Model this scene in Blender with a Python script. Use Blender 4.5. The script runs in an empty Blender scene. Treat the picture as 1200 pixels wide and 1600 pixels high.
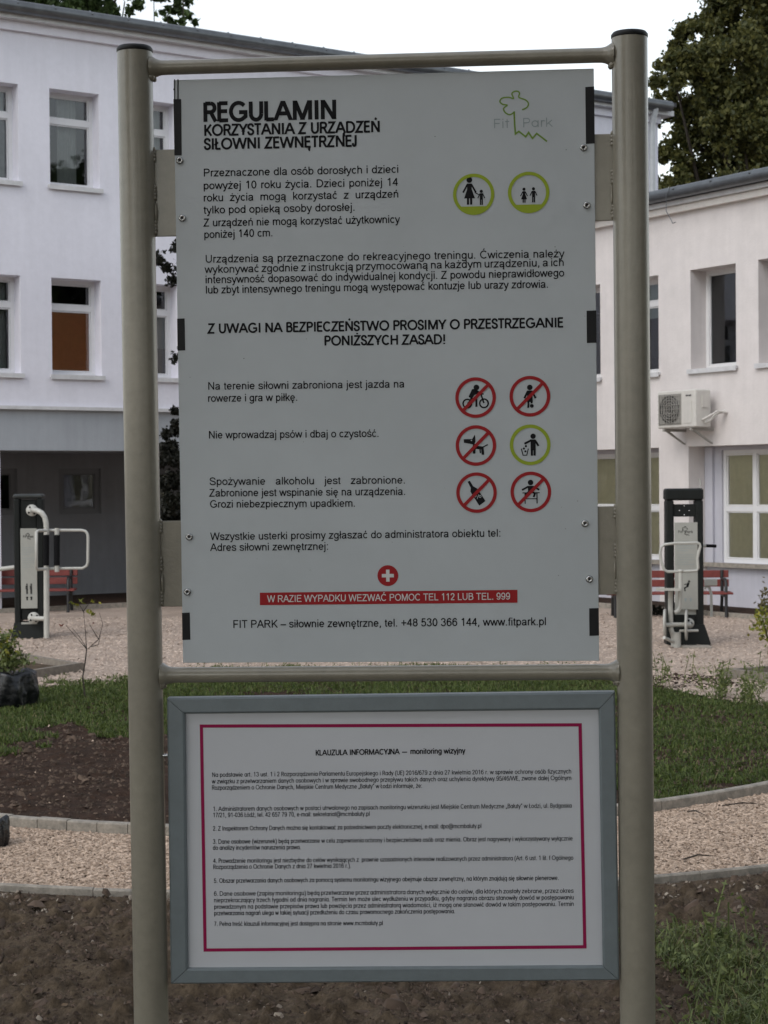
import bpy, math, random
import numpy as np
from mathutils import Matrix, Vector
random.seed(7); RNG = np.random.default_rng(11)
SC = bpy.context.scene; COL = SC.collection
PI = math.pi

# ------------------------------------------------------------ camera, sky, sun, exposure
CAM_H = 1.9; FOC = 2750.0; PITCH = 0.0138; ROLL = -0.0085
_F = np.array([0, math.cos(PITCH), -math.sin(PITCH)]); _R0 = np.array([1., 0, 0]); _U0 = np.cross(_R0, _F)
_R = math.cos(ROLL) * _R0 + math.sin(ROLL) * _U0
_U = -math.sin(ROLL) * _R0 + math.cos(ROLL) * _U0
_O = np.array([0, 0, CAM_H])
cd = bpy.data.cameras.new('camera'); cam = bpy.data.objects.new('camera', cd); COL.objects.link(cam)
cd.sensor_fit = 'VERTICAL'; cd.sensor_height = 36; cd.lens = FOC / 1600 * 36; cd.clip_end = 2000; cd.clip_start = 0.1
M = Matrix.Identity(4)
for i in range(3):
    M[i][0] = _R[i]; M[i][1] = _U[i]; M[i][2] = -_F[i]; M[i][3] = _O[i]
cam.matrix_world = M
SC.camera = cam
cd.dof.use_dof = True; cd.dof.focus_distance = 4.0; cd.dof.aperture_fstop = 20
W = bpy.data.worlds.new('World'); SC.world = W; W.use_nodes = True
nt = W.node_tree; bg = nt.nodes['Background']
sky = nt.nodes.new('ShaderNodeTexSky'); sky.sky_type = 'NISHITA'; sky.sun_disc = False
SUN_EL = math.radians(45); SUN_AZ = math.radians(-142)     # azimuth from +Y, clockwise; negative is to the left
sky.sun_elevation = SUN_EL; sky.sun_rotation = SUN_AZ
sky.air_density = 1.6; sky.dust_density = 1.0; sky.ozone_density = 1.0
hs = nt.nodes.new('ShaderNodeHueSaturation'); hs.inputs['Saturation'].default_value = 0.34; hs.inputs['Value'].default_value = 1.0
nt.links.new(sky.outputs[0], hs.inputs['Color']); nt.links.new(hs.outputs[0], bg.inputs[0])
bg.inputs[1].default_value = 0.15
sd = bpy.data.lights.new('sun', 'SUN'); sd.energy = 0.5; sd.angle = math.radians(25); sd.color = (1.0, 0.94, 0.88)
so = bpy.data.objects.new('sun', sd); COL.objects.link(so)
_sd = Vector((math.sin(SUN_AZ) * math.cos(SUN_EL), math.cos(SUN_AZ) * math.cos(SUN_EL), math.sin(SUN_EL)))
so.rotation_euler = _sd.to_track_quat('Z', 'Y').to_euler(); so.location = (0, 0, 30)
SC.view_settings.view_transform = 'Standard'; SC.view_settings.look = 'None'
SC.view_settings.exposure = 0.60; SC.view_settings.gamma = 1.0; SC.view_settings.use_curve_mapping = False
SC.cycles.max_bounces = 6; SC.cycles.transparent_max_bounces = 12

# ------------------------------------------------------------ geometry helpers
def ray(u, v):
    d = _F + _R * (u - 600) / FOC - _U * (v - 800) / FOC
    return d
def at(u, v, Y):
    d = ray(u, v); return _O + d * (Y / d[1])
def gnd(u, v, z=0.0):
    d = ray(u, v); return _O + d * ((z - CAM_H) / d[2])

class MB:
    def __init__(s): s.v = []; s.f = []; s.m = []; s.sm = []
    def add(s, vs, fs, mi=0, smooth=False):
        b = len(s.v); s.v += [tuple(map(float, p)) for p in vs]
        for f in fs: s.f.append(tuple(i + b for i in f)); s.m.append(mi); s.sm.append(smooth)
    def quad(s, a, b, c, d, mi=0): s.add([a, b, c, d], [(0, 1, 2, 3)], mi)
    def hexa(s, p, mi=0):   # 8 points: bottom ring 0-3, top ring 4-7
        s.add(p, [(3, 2, 1, 0), (4, 5, 6, 7), (0, 1, 5, 4), (1, 2, 6, 5), (2, 3, 7, 6), (3, 0, 4, 7)], mi)
    def box(s, a, b, mi=0, P=None, bev=0.0):
        x0, y0, z0 = a; x1, y1, z1 = b
        P = P or (lambda x, y, z: (x, y, z))
        if bev <= 0:
            s.hexa([P(x0, y0, z0), P(x1, y0, z0), P(x1, y1, z0), P(x0, y1, z0),
                    P(x0, y0, z1), P(x1, y0, z1), P(x1, y1, z1), P(x0, y1, z1)], mi); return
        k = bev; V = []; 
        def ring(z, i): return [P(x0 + i, y0 + (k if 0 else i), z), P(x1 - i, y0 + i, z), P(x1 - i, y1 - i, z), P(x0 + i, y1 - i, z)]
        def oct_(z, o):
            return [P(x0 + k + 0, y0 + o, z), P(x1 - k, y0 + o, z), P(x1 - o, y0 + k, z), P(x1 - o, y1 - k, z),
                    P(x1 - k, y1 - o, z), P(x0 + k, y1 - o, z), P(x0 + o, y1 - k, z), P(x0 + o, y0 + k, z)]
        for z, o in ((z0, k), (z0 + k, 0), (z1 - k, 0), (z1, k)): V += oct_(z, o if o == 0 else k * .999)
        F = [tuple(range(7, -1, -1)), tuple(range(24, 32))]
        for r in range(3):
            for i in range(8): F.append((r * 8 + i, r * 8 + (i + 1) % 8, r * 8 + 8 + (i + 1) % 8, r * 8 + 8 + i))
        s.add(V, F, mi)
    def tube(s, pts, r, n=12, mi=0, caps=True, closed=False, smooth=True):
        P = [Vector(p) for p in pts]; N = len(P)
        rr = r if hasattr(r, '__len__') else [r] * N
        ref = None; rings = []
        for i in range(N):
            a = P[(i - 1) % N] if (closed or i > 0) else P[i]; b = P[(i + 1) % N] if (closed or i < N - 1) else P[i]
            d = (b - a).normalized()
            if ref is None:
                ref = d.orthogonal().normalized()
            ref = (ref - d * ref.dot(d)).normalized(); e = d.cross(ref)
            rings.append([P[i] + (ref * math.cos(2 * PI * k / n) + e * math.sin(2 * PI * k / n)) * rr[i] for k in range(n)])
        V = [p for q in rings for p in q]; F = []
        for i in range(N if closed else N - 1):
            j = (i + 1) % N
            for k in range(n): F.append((i * n + k, i * n + (k + 1) % n, j * n + (k + 1) % n, j * n + k))
        s.add(V, F, mi, smooth)
        if caps and not closed:
            s.add(rings[0][::-1], [tuple(range(n))], mi); s.add(rings[-1], [tuple(range(n))], mi)
    def lathe(s, o, axis, prof, n=24, mi=0, smooth=True):
        o = Vector(o); ax = Vector(axis).normalized(); e = ax.orthogonal().normalized(); g = ax.cross(e)
        V = []; F = []
        for (r, h) in prof:
            for k in range(n):
                a = 2 * PI * k / n; V.append(o + ax * h + (e * math.cos(a) + g * math.sin(a)) * max(r, 1e-5))
        for i in range(len(prof) - 1):
            for k in range(n): F.append((i * n + k, i * n + (k + 1) % n, (i + 1) * n + (k + 1) % n, (i + 1) * n + k))
        s.add(V, F, mi, smooth)
    def build(s, name, mats, parent=None, fix=True):
        me = bpy.data.meshes.new(name); me.from_pydata(s.v, [], s.f)
        for m in (mats if isinstance(mats, (list, tuple)) else [mats]): me.materials.append(m)
        me.polygons.foreach_set('material_index', s.m); me.polygons.foreach_set('use_smooth', s.sm)
        if fix:
            import bmesh
            bm = bmesh.new(); bm.from_mesh(me); bmesh.ops.recalc_face_normals(bm, faces=bm.faces); bm.to_mesh(me); bm.free()
        return link(name, me, parent)
def link(name, me, parent=None):
    o = bpy.data.objects.new(name, me); COL.objects.link(o)
    if parent is not None:
        o.parent = parent
        o.matrix_parent_inverse = WM(parent).inverted()
    return o
def WM(o):
    m = o.matrix_basis.copy()
    if o.parent is not None: m = WM(o.parent) @ o.matrix_parent_inverse @ m
    return m
def rawmesh(name, V, F3, mats, midx=None, parent=None, col=None):
    """fast mesh: V (n,3), F (m,k) faces of equal size"""
    V = np.asarray(V, np.float32); F = np.asarray(F3, np.int32); k = F.shape[1]
    me = bpy.data.meshes.new(name); me.vertices.add(len(V)); me.vertices.foreach_set('co', V.ravel())
    me.loops.add(F.size); me.loops.foreach_set('vertex_index', F.ravel())
    me.polygons.add(len(F)); me.polygons.foreach_set('loop_start', np.arange(0, F.size, k, dtype=np.int32))
    for m in (mats if isinstance(mats, (list, tuple)) else [mats]): me.materials.append(m)
    if midx is not None: me.polygons.foreach_set('material_index', np.asarray(midx, np.int32))
    me.update(); me.validate()
    return link(name, me, parent)
def thing(name, label, cat, loc=(0, 0, 0), rot=None, group=None):
    o = bpy.data.objects.new(name, None); COL.objects.link(o); o.location = loc
    if rot is not None: o.matrix_basis = rot
    o.empty_display_size = .2
    return tag(o, label, cat, group)
def tag(o, label, cat, group=None, kind=None):
    o['label'] = label
    if cat: o['category'] = cat
    if group: o['group'] = group
    if kind: o['kind'] = kind
    return o
def struct(o, label=None):
    o['kind'] = 'structure'
    if label: o['label'] = label
    return o
def stuff(o, label=None):
    o['kind'] = 'stuff'
    if label: o['label'] = label
    return o

# ------------------------------------------------------------ materials
MATS = {}
def mat(name, col, rough=.6, metal=0., var=.0, vscale=8., var2=0., v2scale=1., bump=0., bscale=60., spec=.5, col2=None, coat=0., streak=0.):
    if name in MATS: return MATS[name]
    m = bpy.data.materials.new(name); m.use_nodes = True; n = m.node_tree; b = n.nodes['Principled BSDF']
    b.inputs['Base Color'].default_value = (*col, 1); b.inputs['Roughness'].default_value = rough
    b.inputs['Metallic'].default_value = metal; b.inputs['Specular IOR Level'].default_value = spec
    b.inputs['Coat Weight'].default_value = coat; b.inputs['Coat Roughness'].default_value = .12
    tc = n.nodes.new('ShaderNodeTexCoord')
    cur = None
    def noise(scale, detail=6, vec=None):
        t = n.nodes.new('ShaderNodeTexNoise'); t.inputs['Scale'].default_value = scale; t.inputs['Detail'].default_value = detail
        t.inputs['Roughness'].default_value = .62
        n.links.new(vec or tc.outputs['Object'], t.inputs['Vector']); return t
    def mixin(fac, ca, cb, cur):
        mx = n.nodes.new('ShaderNodeMix'); mx.data_type = 'RGBA'
        n.links.new(fac, mx.inputs[0])
        if cur is None: mx.inputs[6].default_value = (*ca, 1)
        else: n.links.new(cur, mx.inputs[6])
        mx.inputs[7].default_value = (*cb, 1); return mx.outputs[2]
    def ramp(src, lo, hi):
        r = n.nodes.new('ShaderNodeMapRange'); r.inputs[1].default_value = lo; r.inputs[2].default_value = hi
        n.links.new(src, r.inputs[0]); return r.outputs[0]
    if col2 is not None or var > 0:
        c2 = col2 if col2 is not None else tuple(c * (1 - var) for c in col)
        t = noise(vscale); cur = mixin(ramp(t.outputs[0], .35, .65), col, c2, cur)
    if var2 > 0:
        t = noise(v2scale, 4); mm = n.nodes.new('ShaderNodeMix'); mm.data_type = 'RGBA'; mm.blend_type = 'MULTIPLY'; mm.inputs[0].default_value = 1
        rr = ramp(t.outputs[0], .3, .7); r2 = n.nodes.new('ShaderNodeMapRange'); r2.inputs[3].default_value = 1 - var2; r2.inputs[4].default_value = 1
        n.links.new(rr, r2.inputs[0]); 
        if cur is None: mm.inputs[6].default_value = (*col, 1)
        else: n.links.new(cur, mm.inputs[6])
        n.links.new(r2.outputs[0], mm.inputs[7]); cur = mm.outputs[2]
    if streak > 0:
        mp = n.nodes.new('ShaderNodeMapping'); mp.inputs['Scale'].default_value = (5, 5, .35); n.links.new(tc.outputs['Object'], mp.inputs[0])
        t = noise(1.3, 5, mp.outputs[0]); mm = n.nodes.new('ShaderNodeMix'); mm.data_type = 'RGBA'; mm.blend_type = 'MULTIPLY'; mm.inputs[0].default_value = 1
        r2 = n.nodes.new('ShaderNodeMapRange'); r2.inputs[1].default_value = .35; r2.inputs[2].default_value = .72
        r2.inputs[3].default_value = 1; r2.inputs[4].default_value = 1 - streak; n.links.new(t.outputs[0], r2.inputs[0])
        if cur is None: mm.inputs[6].default_value = (*col, 1)
        else: n.links.new(cur, mm.inputs[6])
        n.links.new(r2.outputs[0], mm.inputs[7]); cur = mm.outputs[2]
    if cur is not None: n.links.new(cur, b.inputs['Base Color'])
    if bump > 0:
        t = noise(bscale, 8); bp = n.nodes.new('ShaderNodeBump'); bp.inputs['Strength'].default_value = 1; bp.inputs['Distance'].default_value = bump
        n.links.new(t.outputs[0], bp.inputs['Height']); n.links.new(bp.outputs[0], b.inputs['Normal'])
    MATS[name] = m; return m
def leafmat(name, c1, c2, rough=.55, trans=.25):
    m = bpy.data.materials.new(name); m.use_nodes = True; n = m.node_tree; b = n.nodes['Principled BSDF']; out = n.nodes['Material Output']
    g = n.nodes.new('ShaderNodeNewGeometry'); mx = n.nodes.new('ShaderNodeMix'); mx.data_type = 'RGBA'
    n.links.new(g.outputs['Random Per Island'], mx.inputs[0]); mx.inputs[6].default_value = (*c1, 1); mx.inputs[7].default_value = (*c2, 1)
    n.links.new(mx.outputs[2], b.inputs['Base Color']); b.inputs['Roughness'].default_value = rough; b.inputs['Specular IOR Level'].default_value = .3
    t = n.nodes.new('ShaderNodeBsdfTranslucent'); n.links.new(mx.outputs[2], t.inputs[0]); ms = n.nodes.new('ShaderNodeMixShader'); ms.inputs[0].default_value = trans
    n.links.new(b.outputs[0], ms.inputs[1]); n.links.new(t.outputs[0], ms.inputs[2]); n.links.new(ms.outputs[0], out.inputs[0]); return m
def glassmat(name, tint=(.75, .8, .82), refl=1.0):
    m = bpy.data.materials.new(name); m.use_nodes = True; n = m.node_tree; n.nodes.remove(n.nodes['Principled BSDF']); out = n.nodes['Material Output']
    f = n.nodes.new('ShaderNodeFresnel'); f.inputs[0].default_value = 1.9
    gl = n.nodes.new('ShaderNodeBsdfGlossy'); gl.inputs['Roughness'].default_value = .02; gl.inputs[0].default_value = (.9 * refl, .92 * refl, .95 * refl, 1)
    tc = n.nodes.new('ShaderNodeTexCoord'); no = n.nodes.new('ShaderNodeTexNoise'); no.inputs['Scale'].default_value = 1.6
    bp = n.nodes.new('ShaderNodeBump'); bp.inputs['Distance'].default_value = .004; bp.inputs['Strength'].default_value = .5
    n.links.new(tc.outputs['Object'], no.inputs[0]); n.links.new(no.outputs[0], bp.inputs['Height']); n.links.new(bp.outputs[0], gl.inputs['Normal'])
    tr = n.nodes.new('ShaderNodeBsdfTransparent'); tr.inputs[0].default_value = (*tint, 1)
    ms = n.nodes.new('ShaderNodeMixShader'); n.links.new(f.outputs[0], ms.inputs[0]); n.links.new(tr.outputs[0], ms.inputs[1]); n.links.new(gl.outputs[0], ms.inputs[2])
    n.links.new(ms.outputs[0], out.inputs[0]); return m

m_post = mat('cream_grey_enamel', (.285, .262, .210), .30, var=.12, vscale=3, var2=.14, v2scale=38, bump=.0007, bscale=150, coat=.35, streak=.12)
m_board = mat('silver_grey_board_face', (.465, .50, .53), .42, var2=.09, v2scale=3.5, bump=.0003, bscale=700)
m_edge = mat('board_edge', (.55, .56, .57), .4)
m_cap = mat('black_plastic_cap', (.008, .008, .009), .5, spec=.3, var=.2, vscale=40)
m_ink = mat('black_print', (.008, .008, .010), .6, spec=.15)
m_tape = mat('black_tape', (.009, .009, .011), .5, spec=.25, var=.2, vscale=60, bump=.0006, bscale=90)
m_red = mat('red_print', (.31, .014, .018), .55, spec=.2)
m_green = mat('lime_print', (.29, .37, .03), .55, spec=.2)
m_white = mat('white_print', (.62, .62, .62), .5)
m_logogrey = mat('pale_grey_print', (.27, .32, .33), .5)
m_logogreen = mat('logo_green_print', (.17, .28, .05), .55, spec=.2)
m_steel = mat('stainless_steel', (.5, .5, .5), .22, 1.0, var=.2, vscale=200)
m_frame = mat('blue_grey_frame_paint', (.160, .190, .205), .42, var=.08, vscale=10, var2=.1, v2scale=50, bump=.0004, bscale=300)
m_paper = mat('white_laminated_paper', (.53, .545, .585), .45, var2=.05, v2scale=5)
m_crim = mat('crimson_print', (.27, .005, .062), .6, spec=.2)
m_ink2 = mat('grey_black_print', (.022, .023, .030), .6, spec=.15)

m_plaster = mat('white_plaster', (.78, .775, .85), .85, var=.05, vscale=1.1, var2=.05, v2scale=9, bump=.004, bscale=25, streak=.05)
m_plasterR = mat('warm_white_plaster', (.74, .695, .68), .85, var=.08, vscale=.9, var2=.08, v2scale=4, bump=.004, bscale=25, streak=.07)
m_band = mat('blue_grey_plaster', (.37, .395, .425), .85, var=.08, vscale=2, bump=.003, bscale=30, streak=.1)
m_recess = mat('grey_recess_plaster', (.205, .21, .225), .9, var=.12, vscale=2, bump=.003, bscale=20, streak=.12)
m_plinth = mat('lavender_grey_plaster', (.52, .52, .58), .85, var=.08, vscale=2, bump=.003, bscale=20, streak=.1)
m_pvc = mat('white_window_plastic', (.72, .72, .73), .35, var=.05, vscale=10)
m_sill = mat('white_sheet_sill', (.62, .62, .63), .4, var=.15, vscale=8)
m_zinc = mat('zinc_gutter', (.15, .16, .17), .35, .65, var=.25, vscale=6)
m_zincl = mat('pale_downpipe', (.50, .52, .54), .4, .1, var=.12, vscale=6)
m_roof = mat('dark_roof_felt', (.05, .05, .055), .8, var=.3, vscale=5)
m_glass = glassmat('window_glass')
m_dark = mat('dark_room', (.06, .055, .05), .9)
m_orange = mat('orange_blind', (.86, .37, .16), .75, var=.07, vscale=9, streak=.06)
m_olive = mat('olive_blind', (.80, .69, .48), .8, var=.1, vscale=12, streak=.1)
m_greyblind = mat('grey_blind', (.30, .33, .31), .8, var=.1, vscale=6, streak=.12)
m_net = mat('pale_net_curtain', (.62, .60, .56), .9, var=.12, vscale=12)
m_curtain = mat('net_curtain', (.30, .30, .31), .9, var=.3, vscale=9)
m_ac = mat('ac_enamel', (.62, .60, .56), .4, var=.08, vscale=10, streak=.1)
m_acdark = mat('ac_grille_dark', (.05, .048, .045), .6)
m_acgrille = mat('ac_grille', (.30, .29, .265), .5)
m_soil = mat('dug_soil', (.140, .104, .070), .95, col2=(.068, .049, .033), vscale=9, var2=.45, v2scale=60, bump=.012, bscale=55, spec=.15)
m_soil2 = mat('far_dug_soil', (.062, .037, .026), .95, col2=(.036, .022, .015), vscale=7, var2=.4, v2scale=40, bump=.015, bscale=40, spec=.15)
m_clod = mat('soil_clod', (.085, .058, .042), .95, col2=(.045, .03, .022), vscale=30, bump=.004, bscale=150, spec=.15)
m_peb = mat('pale_pebble', (.34, .30, .26), .8, var=.4, vscale=30)
m_gravel = mat('wood_chip_bed', (.50, .385, .295), .95, col2=(.26, .195, .15), vscale=45, var2=.35, v2scale=120, bump=.01, bscale=90, spec=.2)
m_yard = mat('wood_chip_yard', (.52, .42, .35), .95, col2=(.42, .335, .275), vscale=22, var2=.3, v2scale=1.2, bump=.015, bscale=50, spec=.2)
m_kerb = mat('concrete_kerb', (.38, .34, .29), .9, col2=(.24, .22, .19), vscale=18, var2=.25, v2scale=70, bump=.003, bscale=120)
m_timber = mat('weathered_timber', (.23, .20, .165), .85, var=.3, vscale=20, bump=.002, bscale=60)
m_bark = mat('bark', (.055, .045, .036), .95, var=.4, vscale=12, bump=.01, bscale=30)
m_bag = mat('black_plastic_bag', (.008, .009, .012), .24, var=.3, vscale=9, bump=.008, bscale=22)
m_anth = mat('anthracite_enamel', (.010, .012, .0115), .5, spec=.25, var=.25, vscale=8)
m_anth2 = mat('grey_cap_enamel', (.035, .04, .04), .45, var=.25, vscale=8)
m_pipe = mat('pale_equipment_enamel', (.46, .455, .42), .35, var=.12, vscale=12, coat=.2)
m_foam = mat('black_foam_grip', (.007, .007, .008), .9, spec=.15, bump=.002, bscale=200)
m_plate = mat('instruction_plate', (.36, .36, .33), .45, var=.08, vscale=12)
m_slat = mat('red_bench_slat', (.20, .040, .034), .5, var=.25, vscale=10, bump=.001, bscale=80)
m_iron = mat('dark_bench_iron', (.02, .02, .022), .5, var=.2, vscale=12)
l_right = leafmat('olive_leaves', (.125, .120, .034), (.040, .050, .018), trans=.35)
l_left = leafmat('dark_green_leaves', (.060, .095, .026), (.028, .050, .015), trans=.3)
l_bush = leafmat('dark_purple_green_leaves', (.020, .020, .014), (.010, .012, .008))
l_yel = leafmat('yellow_green_leaves', (.28, .25, .035), (.09, .13, .02))
l_weed = leafmat('weed_leaves', (.19, .22, .075), (.065, .09, .03))
l_grass = leafmat('grass_blades', (.135, .175, .045), (.045, .072, .018), trans=.35)
l_dry = leafmat('dry_stalks', (.22, .19, .09), (.10, .085, .04))
l_litter = leafmat('leaf_litter', (.20, .13, .07), (.09, .055, .03), trans=.1)
l_redleaf = leafmat('red_leaf', (.22, .05, .02), (.12, .03, .015))
l_chip = leafmat('wood_chips', (.66, .51, .395), (.30, .215, .155), rough=.9, trans=0)
l_chip2 = leafmat('yard_chips', (.62, .50, .415), (.36, .28, .225), rough=.9, trans=0)
l_stone = leafmat('pale_stones', (.36, .31, .25), (.13, .10, .08), rough=.9, trans=0)
l_clod = leafmat('soil_crumbs', (.135, .095, .070), (.036, .025, .018), rough=.95, trans=0)

# ------------------------------------------------------------ stroke lettering (drawn as flat print)
def _ell(cx, cy, rx, ry, a0=0, a1=360, n=None):
    n = n or max(5, int(abs(a1 - a0) / 18)); return [(cx + rx * math.cos(math.radians(a0 + (a1 - a0) * i / n)), cy + ry * math.sin(math.radians(a0 + (a1 - a0) * i / n))) for i in range(n + 1)]
def _spl(p, n=4):
    q = [p[0]] + list(p) + [p[-1]]; out = []
    for i in range(1, len(q) - 2):
        for k in range(n):
            t = k / n; a, b, c, d = q[i - 1], q[i], q[i + 1], q[i + 2]
            out.append(tuple(.5 * (2 * b[j] + (c[j] - a[j]) * t + (2 * a[j] - 5 * b[j] + 4 * c[j] - d[j]) * t * t + (3 * b[j] - a[j] - 3 * c[j] + d[j]) * t ** 3) for j in (0, 1)))
    return out + [p[-1]]
def _pp(s):
    a = [float(x) for x in s.replace(',', ' ').split()]; return list(zip(a[::2], a[1::2]))
def G(adv, *strokes):
    out = []
    for s in strokes:
        k, r = s[0], s[1:]
        if k == 'L': out.append(_pp(r))
        elif k == 'S': out.append(_spl(_pp(r)))
        elif k == 'E': out.append(_ell(*[float(x) for x in r.split()]))
    return (adv, out)
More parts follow.
